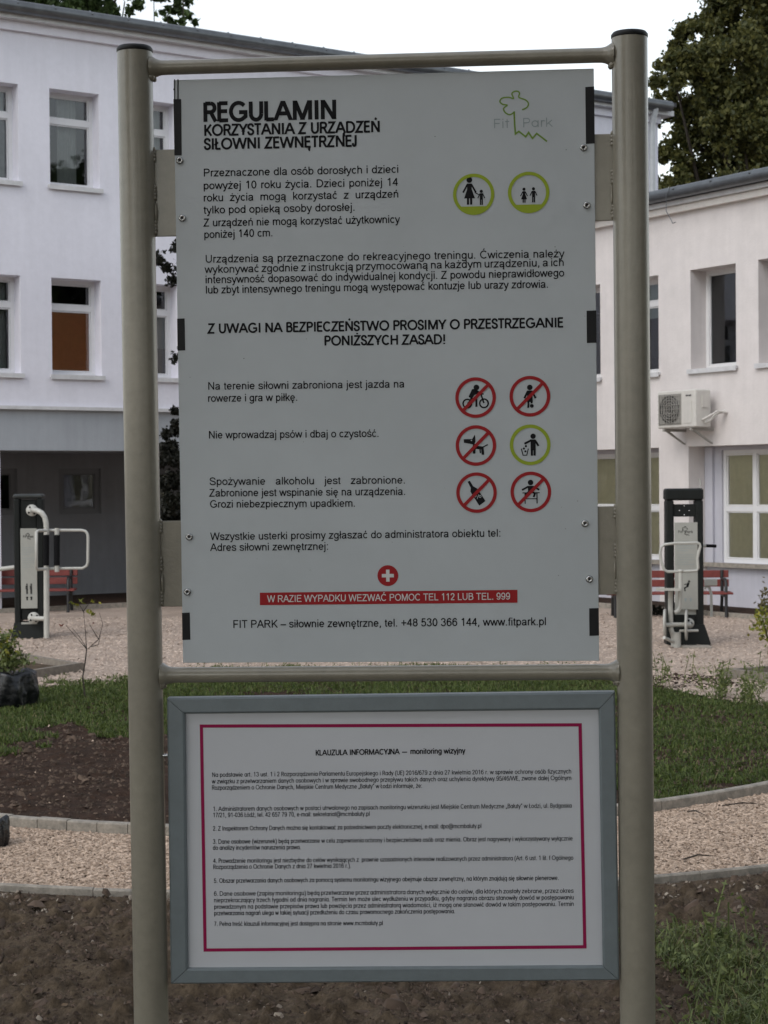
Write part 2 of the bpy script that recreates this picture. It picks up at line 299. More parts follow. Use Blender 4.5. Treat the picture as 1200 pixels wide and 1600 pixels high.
GL = {
'a': G(55.6, 'S8.5,37 14,45 26,48 38,45 42.5,36', 'L42.5,36 42.5,10 45.5,0', 'S42.5,28 30,26 14,23 8,14 12,6 22,3.5 34,7 42.5,18'),
'b': G(55.6, 'L10.5,71.6 10.5,0', 'E29 25.9 18.5 22'), 'c': G(50, 'E27 25.9 19 22 42 318'),
'd': G(55.6, 'L45,71.6 45,0', 'E26.6 25.9 18.5 22'), 'e': G(55.6, 'E27.5 25.9 19.5 22 0 322', 'L8,25.9 47,25.9'),
'f': G(27.8, 'S28,67.5 20,67 15,63 13,55', 'L13,56 13,0', 'L2,48.5 25,48.5'),
'g': G(55.6, 'E26.6 26.5 18.5 21.5', 'L45,51.9 45,-2', 'S45,-2 41,-12 28,-16.5 14,-14.5 8.5,-7'),
'h': G(55.6, 'L10.5,71.6 10.5,0', 'S10.5,32 16,44 28,48 40,43 44,32', 'L44,33 44,0'),
'i': G(22.2, 'L11,51.9 11,0', 'L11,71.6 11,62'), 'j': G(22.2, 'L11,51.9 11,-8', 'S11,-8 9,-15 3,-17 -2,-16.5', 'L11,71.6 11,62'),
'k': G(50, 'L10.5,71.6 10.5,0', 'L45,51.9 12,19', 'L22,30 47,0'), 'l': G(22.2, 'L11,71.6 11,0'),
'm': G(83.3, 'L10.5,51.9 10.5,0', 'S10.5,34 15,45 26,48 38,44 41.5,34', 'L41.5,35 41.5,0', 'S41.5,34 46,45 57,48 69,44 72.5,34', 'L72.5,35 72.5,0'),
'n': G(55.6, 'L10.5,51.9 10.5,0', 'S10.5,32 16,44 28,48 40,43 44,32', 'L44,33 44,0'),
'o': G(55.6, 'E27.8 25.9 20.5 22'), 'p': G(55.6, 'L10.5,51.9 10.5,-20', 'E29 25.9 18.5 22'), 'q': G(55.6, 'L45,51.9 45,-20', 'E26.6 25.9 18.5 22'),
'r': G(33.3, 'L11,51.9 11,0', 'S11,32 14,43 22,48 33,46'),
's': G(50, 'S42,37 38,45.5 25,48.2 12,45 8.5,37 14,30 26,26.5 39,22 43,14 38,6 25,3.7 12,6.5 7,15.5'),
't': G(27.8, 'L13,64 13,10', 'S13,10 15,5 20,4 26,4.5', 'L2,48.5 25,48.5'),
'u': G(55.6, 'L45,51.9 45,0', 'S45,20 39,8 27,4 15,8 11,20', 'L11,19 11,51.9'),
'v': G(50, 'L4,52 25,1 46,52'), 'w': G(72.2, 'L3,52 20,1 36,51 52,1 69,52'), 'x': G(50, 'L4,52 46,0', 'L46,52 4,0'),
'y': G(50, 'L4,52 26,1', 'L46.5,52 26,1 21,-11', 'S22,-9 18,-16 12,-17.5 6,-16.5'), 'z': G(50, 'L5,48.2 42,48.2 7,4 45,4'),
'0': G(55.6, 'E27.8 35.8 19 32'), '1': G(55.6, 'L13,54 24,61 32,71', 'L32,71.6 32,0'),
'2': G(55.6, 'S9,51 14,64 28,68 42,62 44,50 38,37 22,20 9,5', 'L7,4 48,4'),
'3': G(55.6, 'S9,54 15,65 28,68 41,63 43,52 37,42 25,39', 'S25,39 40,35 46,21 40,8 27,3.5 13,8 8,19'),
'4': G(55.6, 'L38,71 38,0', 'L36,67 7,22 51,22'), '5': G(55.6, 'L46,67.5 16,67.5 11,34', 'S11,34 20,42 32,43 44,36 46.5,22 41,8 27,3.5 14,7 8,18'),
'6': G(55.6, 'E28.5 24 19 20.5', 'S46,56 40,65 30,68 16,61 9.5,44 9.5,26'), '7': G(55.6, 'L6,67.5 47,67.5', 'S47,67.5 34,50 24,25 20,0'),
'8': G(55.6, 'E27.8 53 16 15', 'E27.8 21.5 19 18'), '9': G(55.6, 'E27 47.5 19 20.5', 'S9,15 16,6 26,3.5 40,10 46,27 46,46'),
'.': G(27.8, 'L13.5,0 13.5,10'), ',': G(27.8, 'L14,10 14,0 10,-12'), ':': G(27.8, 'L13.5,0 13.5,10', 'L13.5,42 13.5,52'),
'!': G(27.8, 'L14,0 14,10', 'L14,20 14,71.6'), '(': G(33.3, 'S28,73 13,50 10,26 13,2 28,-20'), ')': G(33.3, 'S5,73 20,50 23,26 20,2 5,-20'),
'/': G(27.8, 'L2,-2 26,73'), '-': G(33.3, 'L4,26 30,26'), '–': G(55.6, 'L0,26 55,26'), '—': G(100, 'L8,26 84,26'), '+': G(58.4, 'L29,8 29,58', 'L5,33 54,33'),
'@': G(101, 'E52 28 20 23', 'L70,50 70,12', 'S70,14 82,8 90,30 80,60 52,70 20,60 10,28 22,-6 52,-15 78,-10'),
'„': G(33.3, 'L10,10 6,-12', 'L24,10 20,-12'), '”': G(33.3, 'L12,72 8,52', 'L26,72 22,52'), '%': G(88.9, 'E22 53 13 15', 'E66 18 13 15', 'L66,72 22,0'),
'A': G(66.7, 'L3,0 33.3,72 63.5,0', 'L14,25 53,25'),
'B': G(66.7, 'L11.5,71.6 11.5,0', 'L11.5,67.5 34,67.5', 'E34 53.5 18 14 90 -90', 'L11.5,39.5 36,39.5', 'E36 21.8 21 17.7 90 -90', 'L11.5,4 36,4'),
'C': G(72.2, 'E38 35.8 30 32 42 318'), 'D': G(72.2, 'L11.5,71.6 11.5,0', 'L11.5,67.5 32,67.5', 'E32 35.8 31 31.8 90 -90', 'L11.5,4 32,4'),
'E': G(66.7, 'L12,71.6 12,0', 'L12,67.5 60,67.5', 'L12,38 57,38', 'L12,4 62,4'), 'F': G(61.1, 'L12,71.6 12,0', 'L12,67.5 56,67.5', 'L12,36 51,36'),
'G': G(77.8, 'E39 35.8 31 32 42 312', 'L59.5,12 67,17 67,33 41,33'), 'H': G(72.2, 'L12,71.6 12,0', 'L60,71.6 60,0', 'L12,38 60,38'),
'I': G(27.8, 'L14,71.6 14,0'), 'J': G(50, 'L38,71.6 38,20', 'S38,21 34,8 22,3.5 10,8 6.5,22'), 'K': G(66.7, 'L12,71.6 12,0', 'L61,72 13,25', 'L27,40 63,0'),
'L': G(55.6, 'L12,71.6 12,0', 'L12,4 52,4'), 'M': G(83.3, 'L12,0 12,71.6', 'L14,70 41.6,3 69,70', 'L71.5,71.6 71.5,0'),
'N': G(72.2, 'L12,0 12,71.6', 'L13,70 59,2', 'L60,0 60,71.6'), 'O': G(77.8, 'E38.9 35.8 31 32'),
'P': G(66.7, 'L12,71.6 12,0', 'L12,67.5 38,67.5', 'E38 51 19.5 16.5 90 -90', 'L12,34.5 38,34.5'),
'R': G(72.2, 'L12,71.6 12,0', 'L12,67.5 40,67.5', 'E40 51.5 20 16 90 -90', 'L12,35.5 40,35.5', 'L40,35 65,0'),
'S': G(66.7, 'S57,50 51,63 34,68 17,64 10.5,53 16,43 33,37 51,30 58,19.5 52,8 34,3.5 16,8 7.5,23'),
'T': G(61.1, 'L2,67.5 59,67.5', 'L30.5,67.5 30.5,0'), 'U': G(72.2, 'L12,71.6 12,26', 'E36 26 24 22 180 360', 'L60,26 60,71.6'),
'V': G(66.7, 'L3,72 33.3,0 63.5,72'), 'W': G(94.4, 'L4,72 24,1 47,70 70,1 90,72'), 'Y': G(66.7, 'L3,72 33,31 63,72', 'L33,31 33,0'), 'Z': G(61.1, 'L5,67.5 51,67.5 6,4 56,4'),
' ': G(27.8)}
def _acc(base, kind):
    adv, st = GL[base]; cap = base.isupper(); st = list(st); c = adv / 2; top = 78 if cap else 58
    if kind == 'acute': st.append([(c - 2, top), (c + 7, top + 13)])
    if kind == 'dot': st.append([(c, top + 2), (c, top + 12)])
    if kind == 'slash': st.append([(0, 27), (22, 44)] if not cap else [(-1, 26), (30, 46)])
    if kind == 'ogonek':
        x = {'a': 45, 'e': 32, 'A': 60, 'E': 52}[base]; st.append(_spl([(x, 1), (x - 6, -7), (x - 5, -15), (x + 4, -16.5)]))
    return (adv, st)
for c, b, k in (('ą', 'a', 'ogonek'), ('ć', 'c', 'acute'), ('ę', 'e', 'ogonek'), ('ł', 'l', 'slash'), ('ń', 'n', 'acute'), ('ó', 'o', 'acute'), ('ś', 's', 'acute'),
                ('ź', 'z', 'acute'), ('ż', 'z', 'dot'), ('Ą', 'A', 'ogonek'), ('Ć', 'C', 'acute'), ('Ę', 'E', 'ogonek'), ('Ł', 'L', 'slash'), ('Ń', 'N', 'acute'), ('Ż', 'Z', 'dot')):
    GL[c] = _acc(b, k)
FX = dict(E=.74, F=.74, L=.78, S=.74, R=.8, P=.82, B=.82, T=.85, J=.62, K=.86, Y=.88, Z=.95, U=.9, N=.98, A=1.06, M=1.06, O=1.06, G=1.02, C=.92, D=1.0, W=1.06, H=.94, I=1.0)
GF = dict(GL)   # geometric variant for the headings and the framed notice
GF['a'] = G(55.6, 'E26.6 25.9 19 22', 'L46,51.9 46,0'); GF['j'] = G(22.2, 'L11,51.9 11,-20', 'L11,71.6 11,62')
GF['t'] = G(27.8, 'L13,66 13,0', 'L2,48.5 25,48.5'); GF['y'] = G(46, 'L3,52 23,3', 'L43,52 13,-20'); GF['u'] = G(52, 'L42,51.9 42,0', 'L10,51.9 10,20', 'E26 20 16 16 180 360')
GF['ą'] = (55.6, GF['a'][1] + [_spl([(46, 1), (40, -7), (41, -15), (50, -16.5)])])
for k in list(GF):
    base = {'Ą': 'A', 'Ć': 'C', 'Ę': 'E', 'Ł': 'L', 'Ń': 'N', 'Ż': 'Z'}.get(k, k)
    if base in FX: a, st = GF[k]; GF[k] = (a * FX[base], [[(x * FX[base], y) for x, y in s] for s in st])

def stroke2d(pts, w):
    """flat strip along a polyline: returns verts, quads in 2D"""
    P = [np.array(p, float) for p in pts]; N = len(P); closed = N > 3 and np.allclose(P[0], P[-1], atol=1e-3)
    L = []; R = []
    for i in range(N):
        a = P[i - 1] if i > 0 else (P[N - 2] if closed else None); b = P[i + 1] if i < N - 1 else (P[1] if closed else None)
        d1 = (P[i] - a) if a is not None else (b - P[i]); d2 = (b - P[i]) if b is not None else (P[i] - a)
        d1 = d1 / (np.linalg.norm(d1) + 1e-9); d2 = d2 / (np.linalg.norm(d2) + 1e-9)
        n1 = np.array([-d1[1], d1[0]]); n2 = np.array([-d2[1], d2[0]]); m = n1 + n2; ml = np.linalg.norm(m)
        if ml < .25: m = n2; k = 1
        else: m = m / ml; k = min(1 / max(.25, m @ n2), 2.6)
        L.append(P[i] + m * k * w / 2); R.append(P[i] - m * k * w / 2)
    return L, R
class Print:
    """flat print lying on a plane O + x*A + z*B, lifted along N"""
    def __init__(s, O, A, B, N, lift): s.O = np.array(O); s.A = A; s.B = B; s.N = N; s.lift = lift; s.mb = MB()
    def P(s, x, z, e=0): return s.O + s.A * x + s.B * z + s.N * (s.lift + e)
    def stroke(s, pts, w, mi=0, e=0, clamp=None):
        L, R = stroke2d(pts, w)
        if clamp is not None:
            f = clamp; L = [f(p) for p in L]; R = [f(p) for p in R]
        V = [s.P(*p, e) for p in L] + [s.P(*p, e) for p in R]; n = len(L)
        s.mb.add(V, [(i, i + 1, n + i + 1, n + i) for i in range(n - 1)], mi)
    def clipped(s, pts, w, mi, e, p0, d, lo, hi):
        for i in range(len(pts) - 1):
            a, b = np.array(pts[i]), np.array(pts[i + 1]); t = (b - a) / (np.linalg.norm(b - a) + 1e-9); n = np.array([-t[1], t[0]]) * w / 2
            ea = w * .9 if (i == 0 or True) else 0; a = a - t * ea; b = b + t * ea
            q = [a + n, b + n, b - n, a - n]
            for lim, sg in ((lo, 1), (hi, -1)):
                f = lambda p: sg * ((p - p0)[1] - d[1] * ((p - p0) @ d) - lim); out = []
                for j in range(len(q)):
                    A, B = q[j - 1], q[j]; fa, fb = f(A), f(B)
                    if (fa >= 0) != (fb >= 0): out.append(A + (B - A) * fa / (fa - fb))
                    if fb >= 0: out.append(B)
                q = out
                if len(q) < 3: break
            if len(q) >= 3: s.poly([tuple(p) for p in q], mi, e + .00001 * i)
    def poly(s, pts, mi=0, e=0): s.mb.add([s.P(*p, e) for p in pts], [tuple(range(len(pts)))], mi)
    def disc(s, x, z, r, mi=0, e=0, n=28): s.poly([(x + r * math.cos(2 * PI * k / n), z + r * math.sin(2 * PI * k / n)) for k in range(n)], mi, e)
    def text(s, txt, p0, p1, cap, wt=9.5, font=GL, just=False, mi=0, e=0, narrow=None):
        """baseline from p0 to p1 (local plane), cap height cap"""
        p0 = np.array(p0); p1 = np.array(p1); Wd = np.linalg.norm(p1 - p0); d = (p1 - p0) / Wd; up = np.array([0, 1.])
        k = cap / 71.6
        words = txt.split(' '); ww = [sum(font[c][0] for c in w) for w in words]; sp = 27.8
        nat = sum(ww) + sp * (len(words) - 1)
        if just and narrow:
            kx = narrow * k; gap = (Wd - sum(ww) * kx) / max(1, len(words) - 1)
            if gap < kx * 15: kx = Wd / nat; gap = sp * kx
        else: kx = Wd / nat; gap = sp * kx
        x = 0
        for w, wid in zip(words, ww):
            for c in w:
                adv, st = font[c]
                for q in st:
                    pts = [p0 + d * (x + a * kx) + up * (b * k) for a, b in q]
                    ys = [b for _, b in q]; cl = None
                    flat = all(abs(q[z][1] - q[z + 1][1]) < 1 for z in range(len(q) - 1))
                    if c.upper() in 'AVWMNYXŃĄ' and not flat and len(q) < 4 and max(ys) <= (74 if c.isupper() else 52.5) and min(ys) >= -3 and max(ys) - min(ys) > 30:
                        s.clipped(pts, wt * k, mi, e, p0, d, 0.0, (71.6 if c.isupper() else 51.9) * k)
                    elif c in 'vw' or c == 'W': s.clipped(pts, wt * k, mi, e, p0, d, 0.0, (71.6 if c.isupper() else 51.9) * k)
                    else: s.stroke(pts, wt * k, mi, e)
                x += adv * kx
            x += gap
    def build(s, name, mats, parent): return s.mb.build(name, mats, parent, fix=False)

# ------------------------------------------------------------ ground
def value_noise(x, y, seed=0):
    r = np.random.default_rng(seed).random((257, 257)).astype(np.float32)
    xi = np.floor(x).astype(int); yi = np.floor(y).astype(int); fx = x - xi; fy = y - yi; fx = fx * fx * (3 - 2 * fx); fy = fy * fy * (3 - 2 * fy)
    a = r[xi % 256, yi % 256]; b = r[(xi + 1) % 256, yi % 256]; c = r[xi % 256, (yi + 1) % 256]; d = r[(xi + 1) % 256, (yi + 1) % 256]
    return (a * (1 - fx) + b * fx) * (1 - fy) + (c * (1 - fx) + d * fx) * fy
def fbm(x, y, base, octs, seed=0, gain=.55):
    s = 0; a = 1; t = 0
    for i in range(octs): s = s + a * (value_noise(x * base * 2 ** i + 31 * i, y * base * 2 ** i + 17 * i, seed + i) - .5); t += a; a *= gain
    return s / t
# kerb lines in plan, from the photographed edges (far and near edge of the chip path)
_far = np.array([gnd(u, v)[:2] for u, v in ((0, 1288), (66, 1290), (205, 1298), (1023, 1266), (1110, 1251), (1200, 1233))])
_near = np.array([gnd(u, v)[:2] for u, v in ((0, 1384), (100, 1387), (205, 1391), (1023, 1371), (1110, 1362), (1200, 1352))])
_cf = np.polyfit(_far[:, 0], _far[:, 1], 2); _cn = np.polyfit(_near[:, 0], _near[:, 1], 2)
def far_y(x): xx = np.clip(x, -3.2, 3.2); return np.polyval(_cf, xx) + (x - xx) * np.polyval(np.polyder(_cf), xx)
def near_y(x): xx = np.clip(x, -3.2, 3.2); return np.polyval(_cn, xx) + (x - xx) * np.polyval(np.polyder(_cn), xx)
g = MB(); g.quad((-400, -400, -.10), (400, -400, -.10), (400, 700, -.10), (-400, 700, -.10))
struct(g.build('ground', m_soil2), 'wide brown earth around and beyond the gym')
def soil_patch(name, x0, x1, nx, yfun0, yfun1, ny, m, amp, seed, base=0.0, fade=.15):
    X = np.linspace(x0, x1, nx)[None, :].repeat(ny, 0); t = np.linspace(0, 1, ny)[:, None]
    Y0 = yfun0(X[0]); Y1 = yfun1(X[0]); Y = Y0 * (1 - t) + Y1 * t
    h = fbm(X, Y, 1.3, 3, seed) * amp * 1.3 + fbm(X, Y, 7, 4, seed + 9, .62) * amp
    h += np.maximum(0, fbm(X, Y, 16, 3, seed + 20) - .06) * amp * 1.6
    e = np.minimum(np.minimum((Y - Y0), (Y1 - Y)) / fade, 1); Z = base + h * np.clip(e, .15, 1)
    V = np.stack([X, Y, Z], -1).reshape(-1, 3); i = np.arange(ny * nx).reshape(ny, nx)
    F = np.stack([i[:-1, :-1], i[:-1, 1:], i[1:, 1:], i[1:, :-1]], -1).reshape(-1, 4)
    o = rawmesh(name, V, F, m); o.data.shade_smooth(); return o, (X, Y, Z)
near_soil, NS = soil_patch('soil', -4.2, 4.2, 560, lambda x: x * 0 + 1.0, lambda x: near_y(x) - .06, 460, m_soil, .095, 3, base=-.020)
struct(near_soil, 'dark dug soil in front of the chip path below the sign')
far_soil, FS = soil_patch('soil', -7.5, 7.5, 420, lambda x: far_y(x) + .055, lambda x: x * 0 + 17.6, 300, m_soil2, .05, 8, base=.0)
struct(far_soil, 'brown dug soil between the path and the lawn')
# path sheet and yard sheet
def strip(name, x0, x1, n, f0, f1, ny, z, m, amp, seed):
    X = np.linspace(x0, x1, n)[None, :].repeat(ny, 0); t = np.linspace(0, 1, ny)[:, None]
    Y = f0(X[0]) * (1 - t) + f1(X[0]) * t; Z = z + fbm(X, Y, 1.5, 5, seed) * amp
    V = np.stack([X, Y, Z], -1).reshape(-1, 3); i = np.arange(ny * n).reshape(ny, n)
    F = np.stack([i[:-1, :-1], i[:-1, 1:], i[1:, 1:], i[1:, :-1]], -1).reshape(-1, 4)
    o = rawmesh(name, V, F, m); o.data.shade_smooth(); return struct(o)
strip('path', -7.5, 7.5, 300, lambda x: near_y(x) - .01, lambda x: far_y(x) + .01, 80, -.02, m_gravel, .03, 5)['label'] = 'curved path of pale wood chips between two kerbs'
_ge = np.array([gnd(u, v)[:2] for u, v in ((-250, 1085), (60, 1072), (200, 1062), (350, 1047), (600, 1043), (850, 1047), (1000, 1064), (1100, 1087), (1200, 1102), (1400, 1120))])
def lawn_back(x): return np.interp(x, _ge[:, 0], _ge[:, 1])
strip('yard', -45, 45, 500, lambda x: np.minimum(lawn_back(x), 17.55) - .2, lambda x: x * 0 + 48, 160, .010, m_yard, .03, 6)['label'] = 'pale wood chip yard of the outdoor gym'

def frag(n, pos, size, mats, name, zlift=.0, elong=2.2, flat=.35):
    """small irregular wedges lying on the ground; pos (n,3)"""
    a = RNG.random(n) * 2 * PI; s = size * (.5 + RNG.random(n)); t = (RNG.random(n) - .5) * .9
    L = s * (1 + (elong - 1) * RNG.random(n)); Wd = s * (.45 + .4 * RNG.random(n)); H = s * flat * (.6 + .8 * RNG.random(n))
    ca, sa = np.cos(a), np.sin(a); base = np.array([(-1, -1, 0), (1, -.7, 0), (.8, 1, 0), (-.9, .8, 0), (-.5, -.4, 1), (.6, -.3, 1), (.3, .5, 1)], float)
    j = base[None] + (RNG.random((n, 7, 3)) - .5) * .5
    x = j[..., 0] * L[:, None] / 2; y = j[..., 1] * Wd[:, None] / 2; z = j[..., 2] * H[:, None] + x * t[:, None]
    V = np.stack([x * ca[:, None] - y * sa[:, None], x * sa[:, None] + y * ca[:, None], z + zlift], -1) + pos[:, None, :]
    F = np.array([(0, 1, 5), (0, 5, 4), (1, 2, 6), (1, 6, 5), (2, 3, 4), (2, 4, 6), (3, 0, 4), (4, 5, 6)])
    F = (F[None] + (np.arange(n) * 7)[:, None, None]).reshape(-1, 3)
    return stuff(rawmesh(name, V.reshape(-1, 3), F, mats))
def leafcloud_(c, size, seed):
    r = np.random.default_rng(seed); n = len(c); a = r.normal(size=(n, 3)); a[:, 2] *= .25; a /= np.linalg.norm(a, axis=1)[:, None]; b = r.normal(size=(n, 3)); b[:, 2] *= .3; b -= (b * a).sum(1)[:, None] * a; b /= np.linalg.norm(b, axis=1)[:, None]
    s = (size * (.5 + r.random(n)))[:, None]; V = np.stack([c - a * s / 2, c + b * s * .3, c + a * s / 2, c - b * s * .3], 1); F = (np.array([(0, 1, 2), (0, 2, 3)])[None] + (np.arange(n) * 4)[:, None, None]).reshape(-1, 3); return V.reshape(-1, 3), F
def scatter(x0, x1, n, f0, f1, z=0):
    x = x0 + (x1 - x0) * RNG.random(n); t = RNG.random(n); y = f0(x) * (1 - t) + f1(x) * t
    return np.stack([x, y, np.full(n, z)], -1)
p = scatter(-3.3, 3.3, 62000, lambda x: near_y(x) + .03, lambda x: far_y(x) - .03, -.012)
o = frag(len(p), p, .0125, l_chip, 'wood_chips', elong=3.2, flat=.3); tag(o, 'pale wood chips strewn thickly on the curved path', 'wood chips')
p = scatter(-5.5, 5.5, 42000, lambda x: np.minimum(lawn_back(x), 17.5) - .35, lambda x: x * 0 + 26, .018)
p = p[RNG.random(len(p)) < np.clip(1.6 - (p[:, 1] - 16) / 10, .4, 1)]
o = frag(len(p), p, .016, l_chip2, 'wood_chips', elong=3); tag(o, 'pale wood chips on the yard around the training pylons', 'wood chips')
def onto(grid, p):
    X, Y, Z = grid; ny, nx = X.shape; ix = np.clip(((p[:, 0] - X[0, 0]) / (X[0, -1] - X[0, 0]) * (nx - 1)).astype(int), 0, nx - 1)
    y0 = Y[0, ix]; y1 = Y[-1, ix]; iy = np.clip(((p[:, 1] - y0) / (y1 - y0) * (ny - 1)).astype(int), 0, ny - 1); p = p.copy(); p[:, 2] = Z[iy, ix]; return p
p = onto(NS, scatter(-2.6, 2.6, 26000, lambda x: x * 0 + 5.2, lambda x: near_y(x) - .08))
o = frag(len(p), p, .0105, l_clod, 'soil_crumbs', elong=1.6, flat=.5); tag(o, 'loose crumbs of dark soil in front of the near kerb', 'soil crumbs')
for cnt, sz, sd_ in ((2600, .026, 1), (420, .045, 2)):
    p = onto(NS, scatter(-2.6, 2.6, cnt, lambda x: x * 0 + 5.2, lambda x: near_y(x) - .10)); p = p[value_noise(p[:, 0] * 2.2, p[:, 1] * 2.2, 90 + sd_) > .42]; p[:, 2] -= sz * .15
    o = frag(len(p), p, sz, l_clod, 'soil_clods', elong=1.7, flat=.45); tag(o, ['', 'fist-small clods of dark soil in front of the near kerb', 'largest flat clods of dark soil in front of the near kerb'][sd_], 'soil clods')
p = onto(FS, scatter(-4.5, 4.5, 2600, lambda x: far_y(x) + .08, lambda x: x * 0 + 14)); p = p[value_noise(p[:, 0] * 2, p[:, 1] * 2, 95) > .45]
o = frag(len(p), p, .034, l_clod, 'soil_clods', elong=1.7, flat=.45); tag(o, 'lumps of brown soil behind the far kerb', 'soil clods')
p = onto(NS, scatter(-2.4, 2.4, 90, lambda x: x * 0 + 5.4, lambda x: near_y(x) - .1)); p[:, 2] += .012
V, F = leafcloud_(p, .026, 17); tag(stuff(rawmesh('fallen_leaves', V, F, l_litter)), 'dry brown leaves fallen on the soil', 'fallen leaves')
p = onto(NS, scatter(-2.4, 2.4, 260, lambda x: x * 0 + 5.2, lambda x: near_y(x) - .10)); q = onto(NS, scatter(-2.4, 2.4, 420, lambda x: near_y(x) - .5, lambda x: near_y(x) - .08))
o = frag(len(p) + len(q), np.vstack([p, q]), .014, l_stone, 'pebbles', elong=1.6, flat=.6); tag(o, 'small pale stones scattered on the dark soil near the kerb', 'pebbles')
p = onto(FS, scatter(-4.5, 4.5, 16000, lambda x: far_y(x) + .08, lambda x: x * 0 + 15)); 
o = frag(len(p), p, .017, l_clod, 'soil_crumbs', elong=1.8, flat=.5); tag(o, 'loose crumbs of brown soil behind the far kerb', 'soil crumbs')
p = onto(FS, scatter(-4.5, 4.5, 420, lambda x: far_y(x) + .08, lambda x: x * 0 + 15)); 
o = frag(len(p), p, .012, l_chip, 'bark_bits', elong=2.0, flat=.5); tag(o, 'bits of pale chip lying on the brown soil patch', 'wood bits')

# kerbs: each stone is a child
def kerb(label, fun, x0, lens, top, wdt, sgn):
    root = bpy.data.objects.new('kerb', None); COL.objects.link(root); root.location = (x0, float(fun(x0)), 0); struct(root, label)
    x = x0
    for L in lens:
        xs = np.linspace(x + .002, x + L - .002, 5 if L > .4 else 3); mb = MB(); V = []
        dz = random.uniform(-.004, .004); dy = random.uniform(-.004, .004)
        for xx in xs:
            y = float(fun(xx)) + dy; sl = (float(fun(xx + .01)) - float(fun(xx - .01))) / .02; nx_, ny_ = -sl / math.hypot(1, sl), 1 / math.hypot(1, sl)
            b = .008
            for o_, z_ in ((0, -.09), (0, top - b), (b, top), (wdt - b, top), (wdt, top - b), (wdt, -.09)):
                V.append((xx + nx_ * o_ * sgn, y + ny_ * o_ * sgn, z_ + dz))
        F = [];
        for i in range(len(xs) - 1):
            for k in range(5): F.append((i * 6 + k, i * 6 + k + 1, i * 6 + 7 + k, i * 6 + 6 + k))
        F.append(tuple(range(6))); F.append(tuple(range(len(xs) * 6 - 6, len(xs) * 6))[::-1])
        mb.add(V, F); mb.build('kerb_stone', m_kerb, root); x += L
kerb('far concrete kerb of the chip path, curving, short stones on the left', far_y, -5.22, [.18] * 23 + [.9] * 7, .045, .06, 1)
kerb('near concrete edging of the chip path with long stones', near_y, -5.27, [.97] * 11, .010, .032, -1)

# lawn
def inpoly(x, y, poly):
    c = np.zeros(len(x), bool); n = len(poly)
    for i in range(n):
        x0, y0 = poly[i]; x1, y1 = poly[(i + 1) % n]
        k = ((y0 > y) != (y1 > y)) & (x < (x1 - x0) * (y - y0) / (y1 - y0 + 1e-12) + x0); c ^= k
    return c
def blades(pos, h, w, lean, seed=0):
    n = len(pos); r = np.random.default_rng(seed); a = r.random(n) * 2 * PI; hh = h * (.5 + .8 * r.random(n)); b = r.random(n) * 2 * PI; l = lean * r.random(n) * hh
    dx, dy = np.cos(a) * w / 2, np.sin(a) * w / 2; lx, ly = np.cos(b) * l, np.sin(b) * l; z = np.zeros(n)
    V = np.stack([np.stack([-dx, -dy, z], -1), np.stack([dx, dy, z], -1), np.stack([dx * .7 + lx * .35, dy * .7 + ly * .35, hh * .6], -1), np.stack([-dx * .7 + lx * .35, -dy * .7 + ly * .35, hh * .6], -1),
                  np.stack([lx, ly, hh * (1 - .3 * lean)], -1)], 1) + pos[:, None, :]
    F = np.array([(0, 1, 2), (0, 2, 3), (3, 2, 4)]); F = (F[None] + (np.arange(n) * 5)[:, None, None]).reshape(-1, 3)
    return V.reshape(-1, 3), F
_gp = [gnd(u, v)[:2] for u, v in ((-300, 1180), (0, 1186), (42, 1180), (58, 1150), (75, 1132), (140, 1136), (210, 1148), (320, 1150), (500, 1180), (800, 1230), (1020, 1247), (1120, 1246), (1200, 1228), (1500, 1190))]
_gp += [tuple(q) for q in _ge[::-1]]
n = 330000; x = -6.5 + 13 * RNG.random(n); y = 10.3 + 9.3 * RNG.random(n)
jx = x + (value_noise(x * 4, y * 4, 5) - .5) * .5; jy = y + (value_noise(x * 3, y * 3, 6) - .5) * .7
k = inpoly(jx, jy, _gp) & (fbm(x, y, .9, 3, 40) + .34 > RNG.random(n) * .40) & (y > far_y(x) + .1)
pos = onto(FS, np.stack([x[k], y[k], np.zeros(k.sum())], -1)); pos[:, 2] = np.maximum(pos[:, 2], .0) - .005
V, F = blades(pos, .062, .009, 1.2, 3)
tag(stuff(rawmesh('grass', V, F, l_grass)), 'green uneven lawn strip between soil and chip yard', 'grass')
print('blades', len(pos))
# lawn undergrowth sheet: dark green thatch just above the soil
k = RNG.random(len(pos)) < .05; V, F = blades(pos[k], .075, .007, 1.4, 9)
tag(stuff(rawmesh('dry_grass', V, F, l_dry)), 'dry straw-coloured blades mixed into the lawn', 'dry grass')
k = RNG.random(len(pos)) < .3
V, F = blades(pos[k], .028, .03, 1.8, 4)
tag(stuff(rawmesh('thatch', V, F, l_grass)), 'short flattened growth at the root of the lawn', 'grass')

